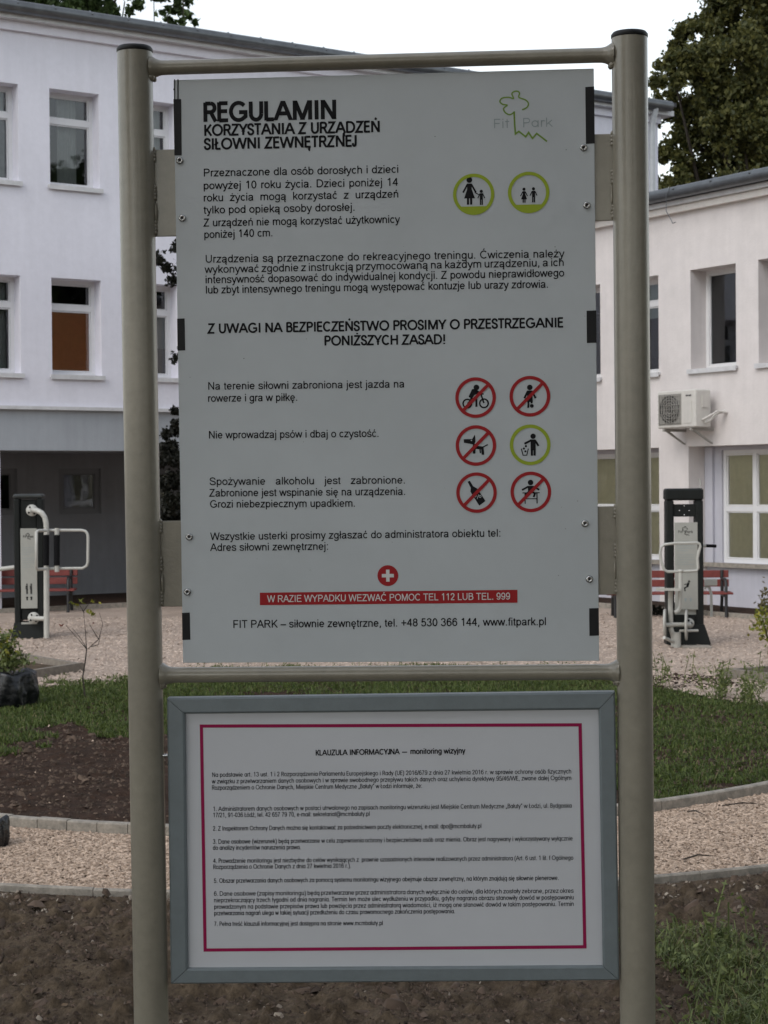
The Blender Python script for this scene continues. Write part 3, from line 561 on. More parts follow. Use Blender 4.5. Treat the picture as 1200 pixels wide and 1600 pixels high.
# leaves
def leafcloud(centers, normals=None, size=.1, jit=.5, aspect=.6, seed=0, droop=0.):
    n = len(centers); r = np.random.default_rng(seed); a = r.normal(size=(n, 3)); a[:, 2] -= droop; a /= np.linalg.norm(a, axis=1)[:, None]
    b = r.normal(size=(n, 3)); b -= (b * a).sum(1)[:, None] * a; b /= np.linalg.norm(b, axis=1)[:, None]; s = (size * (1 - jit / 2 + jit * r.random(n)))[:, None]
    c = np.cross(a, b)
    V = np.stack([centers - a * s / 2, centers + b * s * aspect / 2 + c * s * .06, centers + a * s / 2, centers - b * s * aspect / 2 + c * s * .06], 1)
    F = (np.array([(0, 1, 2), (0, 2, 3)])[None] + (np.arange(n) * 4)[:, None, None]).reshape(-1, 3); return V.reshape(-1, 3), F
def clumps(cl, dens, r, shell=.75):
    """cl: list of (x,y,z,rad). sub-clusters on each ball make an uneven outline"""
    out = []
    for (x, y, z, R) in cl:
        ns = max(6, int(26 * (R ** 1.3))); d = r.normal(size=(ns, 3)); d /= np.linalg.norm(d, axis=1)[:, None]; rad = R * (.35 + .7 * r.random(ns) ** .6)
        sub = np.array([x, y, z]) + d * rad[:, None]
        n = int(dens * R * R); i = r.integers(0, ns, n); sr = R * (.16 + .2 * r.random(ns))
        out.append(sub[i] + r.normal(size=(n, 3)) * (sr[i] * .55)[:, None])
    return np.vstack(out)
def tree(label, base, cl, lm, dens, size, trunk_r, seed, group=None, name='tree', limbs=True):
    r = np.random.default_rng(seed); t = thing(name, label, 'tree', tuple(base), group=group)
    P = clumps(cl, dens, r); V, F = leafcloud(P, size=size, seed=seed); rawmesh('crown', V, F, lm, parent=t)
    cm = np.mean([c[:3] for c in cl], 0); top = np.array([cm[0] * .5 + base[0] * .5, cm[1] * .5 + base[1] * .5, max(c[2] for c in cl) * .85])
    mb = MB(); b = np.array(base, float); pts = [b, b * .6 + top * .4 + r.normal(size=3) * .15, top]
    mb.tube(pts, [trunk_r, trunk_r * .7, trunk_r * .15], 9)
    if limbs:
        for c in cl[:18]:
            f = .3 + .45 * r.random(); s0 = b * (1 - f) + top * f; s0 = s0 if f > .4 else b * .6 + pts[1] * .0 + top * .4
            c_ = np.array(c[:3]); mb.tube([s0, (s0 + c_) / 2 + r.normal(size=3) * .2 + np.array([0, 0, -.3]), c_], [trunk_r * .35, trunk_r * .2, trunk_r * .05], 6)
    mb.build('trunk', m_bark, t); return t

# ------------------------------------------------------------ buildings
class Face:
    def __init__(s, O, T, N): s.O = np.array([O[0], O[1], 0.]); s.T = np.array([T[0], T[1], 0.]); s.N = np.array([N[0], N[1], 0.])
    def P(s, t, o, z): return tuple(s.O + s.T * t + s.N * o + np.array([0, 0, z]))
    def hit(s, u, v, o=0.0):
        d = ray(u, v); q = s.O + s.N * o; k = ((q - _O) @ s.N) / (d @ s.N); p = _O + d * k; return (p - s.O) @ s.T, p[2]
def wall_mesh(fc, t0, t1, z0, z1, ops, reveal, mb, mi=0, mr=0):
    """front skin with openings; ops: (ta,tb,za,zb,depth)"""
    ts = sorted({t0, t1} | {a for o in ops for a in o[:2]}); zs = sorted({z0, z1} | {a for o in ops for a in o[2:4]})
    ts = [t for t in ts if t0 <= t <= t1]; zs = [z for z in zs if z0 <= z <= z1]
    for i in range(len(ts) - 1):
        for j in range(len(zs) - 1):
            tc, zc = (ts[i] + ts[i + 1]) / 2, (zs[j] + zs[j + 1]) / 2
            if any(o[0] < tc < o[1] and o[2] < zc < o[3] for o in ops): continue
            mb.quad(fc.P(ts[i], 0, zs[j]), fc.P(ts[i + 1], 0, zs[j]), fc.P(ts[i + 1], 0, zs[j + 1]), fc.P(ts[i], 0, zs[j + 1]), mi)
    for o in ops:
        a, b, c, d = o[:4]; dp = -(o[4] if len(o) > 4 else reveal)
        for q in (((a, 0, c), (a, dp, c), (a, dp, d), (a, 0, d)), ((b, 0, c), (b, 0, d), (b, dp, d), (b, dp, c)),
                  ((a, 0, d), (a, dp, d), (b, dp, d), (b, 0, d)), ((a, 0, c), (b, 0, c), (b, dp, c), (a, dp, c))):
            mb.add([fc.P(*p) for p in q], [(0, 1, 2, 3)], mr)
def fbox(mb, fc, t0, t1, o0, o1, z0, z1, mi=0): mb.box((t0, o0, z0), (t1, o1, z1), mi, P=fc.P)
def window(fc, parent, a, b, c, d, dp, transom=None, mull=(), blind=None, sill=True, fw=.065, blind_span=None, frame_mat=None, siller=.04, lower_open=False):
    """one window: frame mesh, children pane, sill, blind"""
    fm = frame_mat or m_pvc; mb = MB(); o0, o1 = -dp - .05, -dp + .012
    xs = [a] + list(mull) + [b]
    fbox(mb, fc, a, a + fw, o0, o1, c, d); fbox(mb, fc, b - fw, b, o0, o1, c, d)
    fbox(mb, fc, a + fw, b - fw, o0, o1, c, c + fw); fbox(mb, fc, a + fw, b - fw, o0, o1, d - fw, d)
    for m_ in mull: fbox(mb, fc, m_ - fw * .6, m_ + fw * .6, o0, o1, c + fw, d - fw)
    edges = [a + fw] + [k for m_ in mull for k in (m_ - fw * .6, m_ + fw * .6)] + [b - fw]
    cells = []
    for i in range(0, len(edges), 2):
        l, r = edges[i], edges[i + 1]
        if transom is not None:
            fbox(mb, fc, l, r, o0, o1 + .004, transom - fw * .7, transom + fw * .7)
            cells += [(l, r, c + fw, transom - fw * .7), (l, r, transom + fw * .7, d - fw)]
        else: cells.append((l, r, c + fw, d - fw))
    for (l, r, z0, z1) in cells:   # sash bead standing proud, with a shadow gap round it
        s = .022
        for q in ((l + .004, r - .004, z0 + .004, z0 + s), (l + .004, r - .004, z1 - s, z1 - .004), (l + .004, l + s, z0 + s, z1 - s), (r - s, r - .004, z0 + s, z1 - s)):
            fbox(mb, fc, q[0], q[1], o0 + .015, o1 - .012, q[2], q[3])
    w = mb.build('window', fm, parent)
    for (l, r, z0, z1) in cells:
        p = MB(); oo = -dp - .024; p.quad(fc.P(l + .01, oo, z0 + .01), fc.P(r - .01, oo, z0 + .01), fc.P(r - .01, oo, z1 - .01), fc.P(l + .01, oo, z1 - .01)); p.build('pane', m_glass, w, fix=False)
    if sill:
        s = MB(); 
        fbox(s, fc, a - siller, b + siller, -dp + .014, .055, c - .045, c - .004); fbox(s, fc, a - siller, b + siller, .040, .056, c - .075, c - .0455); s.build('sill', m_sill, w)
    if blind is not None:
        z0, z1 = blind_span or (c + fw * .5, d - fw * .5)
        s = MB(); oo = -dp - .036; s.add([fc.P(a + .02, oo, z0), fc.P(b - .02, oo, z0), fc.P(b - .02, oo, z1), fc.P(a + .02, oo, z1)], [(0, 1, 2, 3)]); s.build('blind', blind, w, fix=False)
    return w
TL = (.832, .5548); NL = (.5548, -.832)
_p = at(115, 766, 28.0); FL = Face(_p, TL, NL)
_q = at(1180, 757, 26.0); FR = Face(_q, (.5548, -.832), (-.832, -.5548))
# --- left building: long two and a half storey block
L0, L1 = -9.0, FL.hit(1029, 400)[0]
zg = .5 * (FL.hit(100, 30)[1] + FL.hit(1000, 165)[1])           # gutter height
print('L1', L1, 'zg', zg, FL.hit(100, 30), FL.hit(1000, 165))
bl = thing('medical_building', 'long white two-storey building with grey gutter behind the left post', 'building', FL.P(0, -6, 0))
zs_u = FL.hit(120, 292)[1]; zt_u = FL.hit(120, 143)[1]; zs_l = FL.hit(120, 586)[1]; zt_l = FL.hit(120, 436)[1]
z_led = FL.hit(100, 641)[1]; z_sof = FL.hit(100, 704)[1]
tr = [FL.hit(27, 200)[0], FL.hit(155, 200)[0], FL.hit(273, 210)[0]]; pitch = (tr[2] - tr[0]) / 2
wt = tr[1] - FL.hit(77.5, 200)[0]; print('L win', tr, pitch, wt, zs_u, zt_u, zs_l, zt_l, z_led, z_sof)
RD = .27; ops = []; wins = []
k0 = -7
for k in range(-6, 14):
    b_ = tr[1] + k * pitch; a_ = b_ - wt
    if a_ < L0 + .3 or b_ > L1 - .4: continue
    ops += [(a_, b_, zs_u, zt_u), (a_, b_, zs_l, zt_l)]; wins.append((k, a_, b_))
mb = MB(); wall_mesh(FL, L0, L1, z_led, zg - .12, ops, RD + .05, mb)
# back, ends, roof, soffit floor
DB = 11.0
mb.quad(FL.P(L0, 0, z_led), FL.P(L0, -DB, z_led), FL.P(L0, -DB, zg), FL.P(L0, 0, zg)); mb.quad(FL.P(L1, 0, 0), FL.P(L1, -DB, 0), FL.P(L1, -DB, zg), FL.P(L1, 0, zg))
mb.quad(FL.P(L0, -DB, 0), FL.P(L1, -DB, 0), FL.P(L1, -DB, zg), FL.P(L0, -DB, zg))
mb.build('wall', m_plaster, bl, fix=False)
mb = MB(); REC = 2.6; zsof_b = z_sof
fbox(mb, FL, L0, L1, -.35, -.02, z_sof, z_led - .002); fbox(mb, FL, L0, L1, -DB + .1, -.351, z_sof + .012, z_sof + .25); mb.build('beam', m_band, bl)
mb = MB(); fbox(mb, FL, L0, L1, -.34, .06, z_led - .0, z_led + .055); mb.build('ledge', m_sill, bl)
# ground floor wall, set back under the storey above
wz0, wz1 = FL.hit(120, 803, -REC)[1], FL.hit(120, 732, -REC)[1]; wa, wb = FL.hit(92, 760, -REC)[0], FL.hit(158, 760, -REC)[0]
FLr = Face(FL.P(0, -REC, 0), TL, NL); gp = wb - FLr.hit(27, 760)[0]; gw = []
for k in range(-4, 8):
    a_, b_ = wa + k * gp, wb + k * gp
    if a_ > L0 + .3 and b_ < FL.hit(640, 900)[0]: gw.append((a_, b_, wz0, wz1))
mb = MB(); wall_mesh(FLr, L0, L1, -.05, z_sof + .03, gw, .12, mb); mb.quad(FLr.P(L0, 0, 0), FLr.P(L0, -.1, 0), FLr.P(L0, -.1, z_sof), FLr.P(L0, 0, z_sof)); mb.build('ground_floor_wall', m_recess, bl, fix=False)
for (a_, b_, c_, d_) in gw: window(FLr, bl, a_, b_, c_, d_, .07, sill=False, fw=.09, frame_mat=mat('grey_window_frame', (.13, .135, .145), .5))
mb = MB()
for t_ in (L0 + .2, FL.hit(2, 750)[0] - .3, FL.hit(640, 750)[0]): mb = MB(); fbox(mb, FL, t_, t_ + .3, -.34, -.04, -.05, z_sof + .01); mb.build('column', m_plaster, bl)
# rooms: dark box behind the openings
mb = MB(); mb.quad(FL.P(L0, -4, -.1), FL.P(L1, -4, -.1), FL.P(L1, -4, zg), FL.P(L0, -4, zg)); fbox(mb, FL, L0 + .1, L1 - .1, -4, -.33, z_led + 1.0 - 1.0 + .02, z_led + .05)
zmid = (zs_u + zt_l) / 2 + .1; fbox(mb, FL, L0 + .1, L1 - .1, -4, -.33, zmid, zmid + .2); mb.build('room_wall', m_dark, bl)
kk = {k: i for i, (k, _, _) in enumerate(wins)}
for k, a_, b_ in wins:
    tzu = zs_u + (zt_u - zs_u) * .70; tzl = zs_l + (zt_l - zs_l) * .71
    window(FL, bl, a_, b_, zs_u, zt_u, RD, transom=tzu, blind=m_curtain if k in (-1, 3, 5) else (m_greyblind if k in (2, 7) else None), blind_span=(zs_u + .05, tzu) if k != -1 else (zs_u + .03, tzu + .0))
    w = window(FL, bl, a_, b_, zs_l, zt_l, RD, transom=tzl, blind={0: m_orange, 1: m_greyblind, 4: m_orange, 6: m_curtain}.get(k), blind_span=(zs_l + .06, tzl - .02) if k == 0 else (zs_l + (.5 if k == 1 else .06), tzl))
    for (zc0, zc1, sgn) in ((zs_u + .06, zt_u - .06, 1), (zs_l + .06, zt_l - .06, -1)):
        if (k * 7 + (3 if sgn > 0 else 5)) % 5 in (0, 3) and not (sgn < 0 and k in (0, 1, 4)) or (sgn > 0 and k in (0, -1)):
            c0, c1 = (a_ + .30, b_ - .22) if (k == 0 and sgn > 0) else ((a_ + .05, a_ + .42) if (k + sgn) % 2 else (b_ - .5, b_ - .08)); nn = 40
            V = []; 
            for i_ in range(nn + 1): tt = c0 + (c1 - c0) * i_ / nn; oo = -RD - .16 + .022 * math.sin(i_ * 1.1) + .012 * math.sin(i_ * 2.7 + k); V += [FL.P(tt, oo, zc0), FL.P(tt, oo, zc1)]
            mc = MB(); mc.add(V, [(2 * i_, 2 * i_ + 2, 2 * i_ + 3, 2 * i_ + 1) for i_ in range(nn)], 0, True); mc.build('curtain', m_net, w, fix=False)
    if k == 0: w['label'] = 'lower window with an orange blind drawn down'
# fascia, trim, gutter, roof
mb = MB(); zf0 = FL.hit(100, 60)[1]
fbox(mb, FL, L0, L1 + .02, -.3, .07, zf0, zg - .16); mb.build('fascia', m_plaster, bl)
mb = MB(); fbox(mb, FL, L0 - .1, L1 + .25, -.2, .20, zg - .16, zg - .06); mb.build('eaves_board', m_sill, bl)
GX = FL.hit(1048, 172, .27)[0]
mb = MB(); mb.tube([FL.P(L0 - .2, .27, zg), FL.P(GX, .27, zg)], .10, 14); mb.build('gutter', m_zinc, bl)
for i in range(26):
    t_ = FL.hit(14, 20)[0] + (i - 9) * .62
    if t_ > GX: continue
    mb = MB(); mb.tube([FL.P(t_, .16, zg + .10), FL.P(t_, .27, zg + .108), FL.P(t_, .375, zg + .03)], .012, 6); mb.build('gutter_clip', m_zinc, bl)
mb = MB(); fbox(mb, FL, L0 - .2, L1 + .3, -DB - .2, .22, zg + .02, zg + .10); mb.build('roof', m_roof, bl)
td = FL.hit(1019, 250, .15)[0]
mb = MB(); mb.tube([FL.P(td, .27, zg - .05), FL.P(td, .25, zg - .12), FL.P(td, .17, zg - .34), FL.P(td, .15, zg - .5), FL.P(td, .15, 4.0)], .06, 12); mb.build('downpipe', m_zincl, bl)

# --- right building: lower wing at a right angle
zr = .5 * (FR.hit(1030, 313)[1] + FR.hit(1190, 278)[1]); print('right gutter', FR.hit(1030, 313), FR.hit(1190, 278))
br = thing('clinic_wing', 'low warm white wing with recessed ground floor windows on the right', 'building', FR.P(0, -4, 0))
R1 = 6.0
# corner where the wing meets the long block
A = np.array([FR.T[:2], -FL.T[:2]]).T; s_ = np.linalg.solve(A, FL.O[:2] - FR.O[:2]); R0 = s_[0]; print('corner', s_)
rz0, rz1 = FR.hit(1079, 577)[1], FR.hit(1079, 422)[1]; re = [FR.hit(u, 500)[0] for u in (938, 1029, 1150)]; rw = re[2] - FR.hit(1079, 500)[0]
rp = (re[2] - re[0]) / 2; n2 = FR.hit(1185, 500)[0]; print('R', re, rw, rz0, rz1, 'next', n2)
RR = .34; ops = []; rwins = []
edges = [n2 + rw + k * (n2 + rw - re[2]) for k in (0, 1, 2, 3, 4)] + [re[2], re[1], re[0]] + [re[0] - rp * k for k in (1, 2, 3, 4, 5)]
for b_ in sorted(edges):
    if b_ - rw < R0 + .3 or b_ > R1 - .3: continue
    ops.append((b_ - rw, b_, rz0, rz1)); rwins.append((b_ - rw, b_))
zh = FR.hit(1100, 697)[1]; bay = [FR.hit(1076, 760)[0], FR.hit(1030, 760)[0]]; pier = bay[0] - bay[1]; bw = 3.6; BD = .38
bays = [(bay[0], bay[0] + bw), (bay[0] + bw + pier, R1 - .3), (bay[1] - bw, bay[1]), (bay[1] - 2 * bw - pier, bay[1] - bw - pier)]
bays = [(max(a, R0 + .1), b) for a, b in bays if b > R0 + .6]
ops += [(a, b, .0, zh, BD) for a, b in bays]
mb = MB(); wall_mesh(FR, R0, R1, 0.0, zr - .1, ops, RR + .05, mb)
mb.quad(FR.P(R1, 0, 0), FR.P(R1, -8, 0), FR.P(R1, -8, zr), FR.P(R1, 0, zr)); mb.quad(FR.P(R0, -8, 0), FR.P(R1, -8, 0), FR.P(R1, -8, zr), FR.P(R0, -8, zr)); mb.build('wall', m_plasterR, br, fix=False)
for i, (a_, b_) in enumerate(rwins): window(FR, br, a_, b_, rz0, rz1, RR, transom=None if i % 2 == 1 or abs(b_ - re[2]) < .01 else rz0 + (rz1 - rz0) * .74, blind=m_greyblind if i % 3 == 2 else None, blind_span=(rz0 + .9, rz1), fw=.06)
FRr = Face(FR.P(0, -BD, 0), FR.T, FR.N)
zb0, zb1 = FRr.hit(1160, 880)[1], FRr.hit(1150, 703)[1]
wa_ = FRr.hit(1128, 800)[0]; zt_ = FRr.hit(1150, 795)[1]; m1 = FRr.hit(1177, 800)[0]; pw = m1 - wa_ - .03
for i, (a, b) in enumerate(bays):
    first = abs(a - bay[0]) < 1e-6
    x0 = wa_ if first else a + .35; wl = []
    if abs(b - bay[1]) < 1e-6: x1 = b - .12; x0 = x1 - 2 * (pw + .03) * 1.0; x0 = x1 - 4 * (pw + .03)
    else: x1 = min(b - .2, x0 + 4 * (pw + .03))
    zt0 = min(zb1, zh - .06); wl = [(x0, x1, zb0, zt0)]
    mb = MB(); wall_mesh(FRr, a, b, 0, zh, wl, .09, mb, 0); mb.build('bay_wall', m_plinth, br, fix=False)
    nm = max(1, int(round((x1 - x0) / (pw + .03)))); mull = [x0 + (x1 - x0) * j / nm for j in range(1, nm)]
    window(FRr, br, x0, x1, zb0, zt0, .05, transom=zt_, mull=mull, blind=m_olive, sill=False, fw=.06)
    mb = MB(); fbox(mb, FRr, a + .005, b - .005, -.04, .10, zb0 - .07, zb0 - .004); mb.build('sill', m_kerb, br)
    if first:
        s0, s1 = FRr.hit(1105, 800)[0], FRr.hit(1117, 800)[0]; mb = MB(); fbox(mb, FRr, s0, s1, -.01, .05, zb0 - .003, zh - .01); mb.build('pilaster', m_plinth, br)
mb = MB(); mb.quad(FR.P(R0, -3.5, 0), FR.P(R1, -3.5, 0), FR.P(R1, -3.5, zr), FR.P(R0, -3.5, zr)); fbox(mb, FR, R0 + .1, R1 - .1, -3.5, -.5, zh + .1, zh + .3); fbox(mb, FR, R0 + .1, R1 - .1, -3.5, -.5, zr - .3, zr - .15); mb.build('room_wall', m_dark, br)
mb = MB(); fbox(mb, FR, R0, R1 + .1, -.3, .10, zr - .27, zr - .17); mb.build('eaves_board', mat('cream_trim', (.70, .66, .62), .5, var=.1), br)
mb = MB(); fbox(mb, FR, R0, R1 + .1, -.3, .16, zr - .165, zr - .09); mb.build('fascia', m_sill, br)
mb = MB(); mb.tube([FR.P(R0, .25, zr), FR.P(R1 + .1, .25, zr)], .095, 14); mb.build('gutter', m_zinc, br)
for i in range(22):
    t_ = R0 + .5 + i * .8
    if t_ < R1: mb = MB(); mb.tube([FR.P(t_, .14, zr + .09), FR.P(t_, .25, zr + .10), FR.P(t_, .352, zr + .03)], .012, 6); mb.build('gutter_clip', m_zinc, br)
mb = MB(); fbox(mb, FR, R0, R1 + .2, -8.2, .18, zr + .03, zr + .11); mb.build('roof', m_roof, br)
# loose cable hanging from the gutter
c_ = [FR.hit(u, v, .36) for u, v in ((1047, 292), (1041, 306), (1041, 330), (1049, 344), (1051, 349), (1056, 347))]
mb = MB(); mb.tube([FR.P(t, .36, z) for t, z in c_], .007, 6)
tag(mb.build('cable', m_zinc), 'thin loose cable dangling from the gutter of the warm white wing', 'cable')

# --- air conditioner on the wing
ta, za = FR.hit(1122, 660); wA = .83; hA = .57; oA0, oA1 = .14, .47; zb = FR.hit(1122, 668)[1]
tA1 = FR.hit(1122, 640)[0]; tA0 = tA1 - wA
ac = thing('air_conditioner', 'off-white air conditioner outdoor unit with round fan grille on the wall', 'air conditioner', FR.P((tA0 + tA1) / 2, .3, zb))
mb = MB(); mb.box((tA0, oA0, zb), (tA1, oA1, zb + hA), P=FR.P, bev=.018); mb.build('casing', m_ac, ac)
mb = MB(); gx0, gx1 = tA0 + .03, tA0 + .53; fbox(mb, FR, gx0, gx1, oA1 + .001, oA1 + .006, zb + .05, zb + hA - .05); mb.build('grille_panel', m_acgrille, ac); mb = MB(); mb.lathe(FR.P((gx0 + gx1) / 2, oA1 + .0062, zb + hA / 2), FR.N, [(0, .0), (.225, 0), (.225, .002), (0, .0021)], 32); mb.build('fan_opening', m_acdark, ac)
gc = FR.P((gx0 + gx1) / 2, oA1 + .012, zb + hA / 2); mb = MB(); Nn = Vector(FR.N)
for rr_ in (.06, .10, .14, .18, .22):
    mb.tube([Vector(gc) + Vector(FR.T) * rr_ * math.cos(a * PI / 14) + Vector((0, 0, 1)) * rr_ * math.sin(a * PI / 14) for a in range(28)], .005, 5, closed=True)
for k in range(9):
    x_ = gx0 + .03 + k * (gx1 - gx0 - .06) / 8; fbox(mb, FR, x_ - .004, x_ + .004, oA1 + .014, oA1 + .02, zb + .055, zb + hA - .055)
for k in range(7):
    z_ = zb + .08 + k * (hA - .16) / 6; fbox(mb, FR, gx0 + .005, gx1 - .005, oA1 + .0205, oA1 + .026, z_ - .003, z_ + .003)
mb.build('fan_grille', m_acgrille, ac)
mb = MB(); fbox(mb, FR, gx1 + .05, tA1 - .07, oA1 + .001, oA1 + .008, zb + .07, zb + hA - .17); mb.build('service_panel', m_ac, ac)
mb = MB()
for k, w_ in enumerate((.022, .016, .022, .018)): fbox(mb, FR, gx1 + .10 + k * .032, gx1 + .10 + k * .032 + w_, oA1 + .002, oA1 + .004, zb + hA - .10, zb + hA - .075)
mb.build('name_mark', m_ink, ac)
mb = MB(); fbox(mb, FR, tA1 + .001, tA1 + .02, oA0 + .08, oA0 + .2, zb + .30, zb + .47); mb.build('handle_cover', m_ac, ac)
for tt in (tA0 + .12, tA1 - .12):
    mb = MB(); fbox(mb, FR, tt - .02, tt + .02, .0, .46, zb - .045, zb - .004); mb.hexa([FR.P(tt - .015, 0, zb - .24), FR.P(tt + .015, 0, zb - .24), FR.P(tt + .015, .03, zb - .24), FR.P(tt - .015, .03, zb - .24), FR.P(tt - .015, .34, zb - .046), FR.P(tt + .015, .34, zb - .046), FR.P(tt + .015, .40, zb - .046), FR.P(tt - .015, .40, zb - .046)]); mb.build('bracket', m_acgrille, ac)
mb = MB()
mb.tube([FR.P(tA1 + .01, .28, zb + .07), FR.P(tA1 + .10, .26, zb + .10), FR.P(tA1 + .14, .18, zb + .2), FR.P(tA1 + .16, .02, zb + .24)], .022, 8)
mb.tube([FR.P(tA1 + .01, .34, zb + .11), FR.P(tA1 + .13, .32, zb + .16), FR.P(tA1 + .19, .2, zb + .24), FR.P(tA1 + .2, .02, zb + .22)], .016, 8); mb.build('pipe', m_ac, ac)

# ------------------------------------------------------------ soil beds against the buildings
mb = MB()
a0 = FLr.hit(-200, 950)[0]
def bed(fc, t0, t1, w, z, nm, lab):
    n = 60; T_ = np.linspace(t0, t1, n)[None, :].repeat(8, 0); O_ = np.linspace(0.0, w, 8)[:, None].repeat(n, 1); P_ = fc.O[None, None] + fc.T * T_[..., None] + fc.N * O_[..., None]
    Z = z + fbm(T_, O_, 2.2, 4, 77) * .14 * np.sin(np.clip(O_ / w, 0, 1) * PI) ; Z[-1] = z - .06
    V = np.dstack([P_[..., 0], P_[..., 1], Z]).reshape(-1, 3); i = np.arange(n * 8).reshape(8, n)
    o = rawmesh(nm, V, np.stack([i[:-1, :-1], i[:-1, 1:], i[1:, 1:], i[1:, :-1]], -1).reshape(-1, 4), m_soil2); o.data.shade_smooth(); struct(o, lab)
bed(FLr, L0, FLr.hit(700, 950)[0], 2.7, .07, 'soil_bed', 'dark soil bed under the overhang of the long building')
bed(FR, R0 + 1.5, R1, 1.0, .07, 'soil_bed', 'narrow dark soil bed along the warm white wing')
for fc, t0, t1, w in ((FR, R0 + 1.5, R1, 1.0), (FLr, L0, FLr.hit(700, 950)[0], 2.7)):
    root = bpy.data.objects.new('kerb', None); COL.objects.link(root); root.location = fc.P(t0, w, 0); struct(root, 'low concrete edging of the soil bed at the building wall')
    t = t0
    while t < t1:
        mb = MB(); fbox(mb, fc, t + .004, min(t + .996, t1), w, w + .06, -.05, .085 + random.uniform(-.005, .005)); mb.build('kerb_stone', m_kerb, root); t += 1.0

# ------------------------------------------------------------ timber edged beds
def edging(label, pts, h=.09):
    root = thing('bed_edging', label, 'bed edging', tuple(gnd(*pts[0])))
    for i in range(len(pts) - 1):
        a, b = gnd(*pts[i]), gnd(*pts[i + 1]); a[2] = b[2] = 0; d = (b - a) / np.linalg.norm(b - a); nn = np.array([-d[1], d[0], 0]) * .03
        e = d * .03 if i == 0 else d * -.028; b = b - d * .0
        zt = h + .01 * (i % 2); ps = [a - nn, b - nn + (e if i == 0 else 0), b + nn + (e if i == 0 else 0), a + nn]
        mb = MB(); mb.hexa([tuple(p) for p in ps] + [tuple(p + np.array([0, 0, zt])) for p in ps]); mb.build('board', m_timber, root)
edging('grey timber corner edging of the bed by the black bag', [(-40, 1021), (126, 1050), (40, 1064)])
edging('grey timber corner edging of the bed at the right picture edge', [(1260, 1050), (1133, 1060), (1260, 1075)])
mb = MB()
for q in ([(-60, 1035), (20, 1038), (108, 1050), (40, 1060), (-60, 1066)], [(1270, 1055), (1150, 1061), (1270, 1071)]):
    mb.add([tuple(gnd(*p) + np.array([0, 0, .045])) for p in q], [tuple(range(len(q)))])
struct(mb.build('bed_soil', m_soil), 'dark soil inside the timber edged beds')

# ------------------------------------------------------------ benches
def bench(label, uR, vbase, L, yaw, H=.68):
    b = gnd(uR, vbase); rot = Matrix.Translation(Vector((b[0], b[1], 0))) @ Matrix.Rotation(yaw, 4, 'Z'); t = thing('park_bench', label, 'bench', rot=rot)
    Pm = lambda x, y, z: tuple(rot @ Vector((x, y, z)))    # x to the left is negative; y back
    for z0, dy in ((H - .12, .16), (H - .25, .13)):
        mb = MB(); mb.box((-L, dy, z0), (.04, dy + .03, z0 + .105), P=Pm, bev=.006); mb.build('back_slat', m_slat, t)
    for k in range(3): mb = MB(); mb.box((-L, -.30 + k * .13, .34), (.04, -.30 + k * .13 + .11, .37), P=Pm, bev=.006); mb.build('seat_slat', m_slat, t)
    for x_ in (-L + .12, -.06):
        mb = MB()
        mb.tube([Pm(x_, .21, 0), Pm(x_, .12, .33), Pm(x_, .15, H - .01)], .024, 8)
        mb.tube([Pm(x_, -.30, 0), Pm(x_, -.27, .33), Pm(x_, -.27, .50), Pm(x_, -.20, .55), Pm(x_, .15, .54)], .024, 8)
        mb.box((x_ - .02, -.31, .30), (x_ + .02, .13, .338), P=Pm); mb.build('leg_frame', m_iron, t)
bench('red slatted bench behind the left training pylon', 116, 956, 1.9, .06)
bench('red slatted bench behind the right training pylon', 1137, 964, 1.75, -.05)

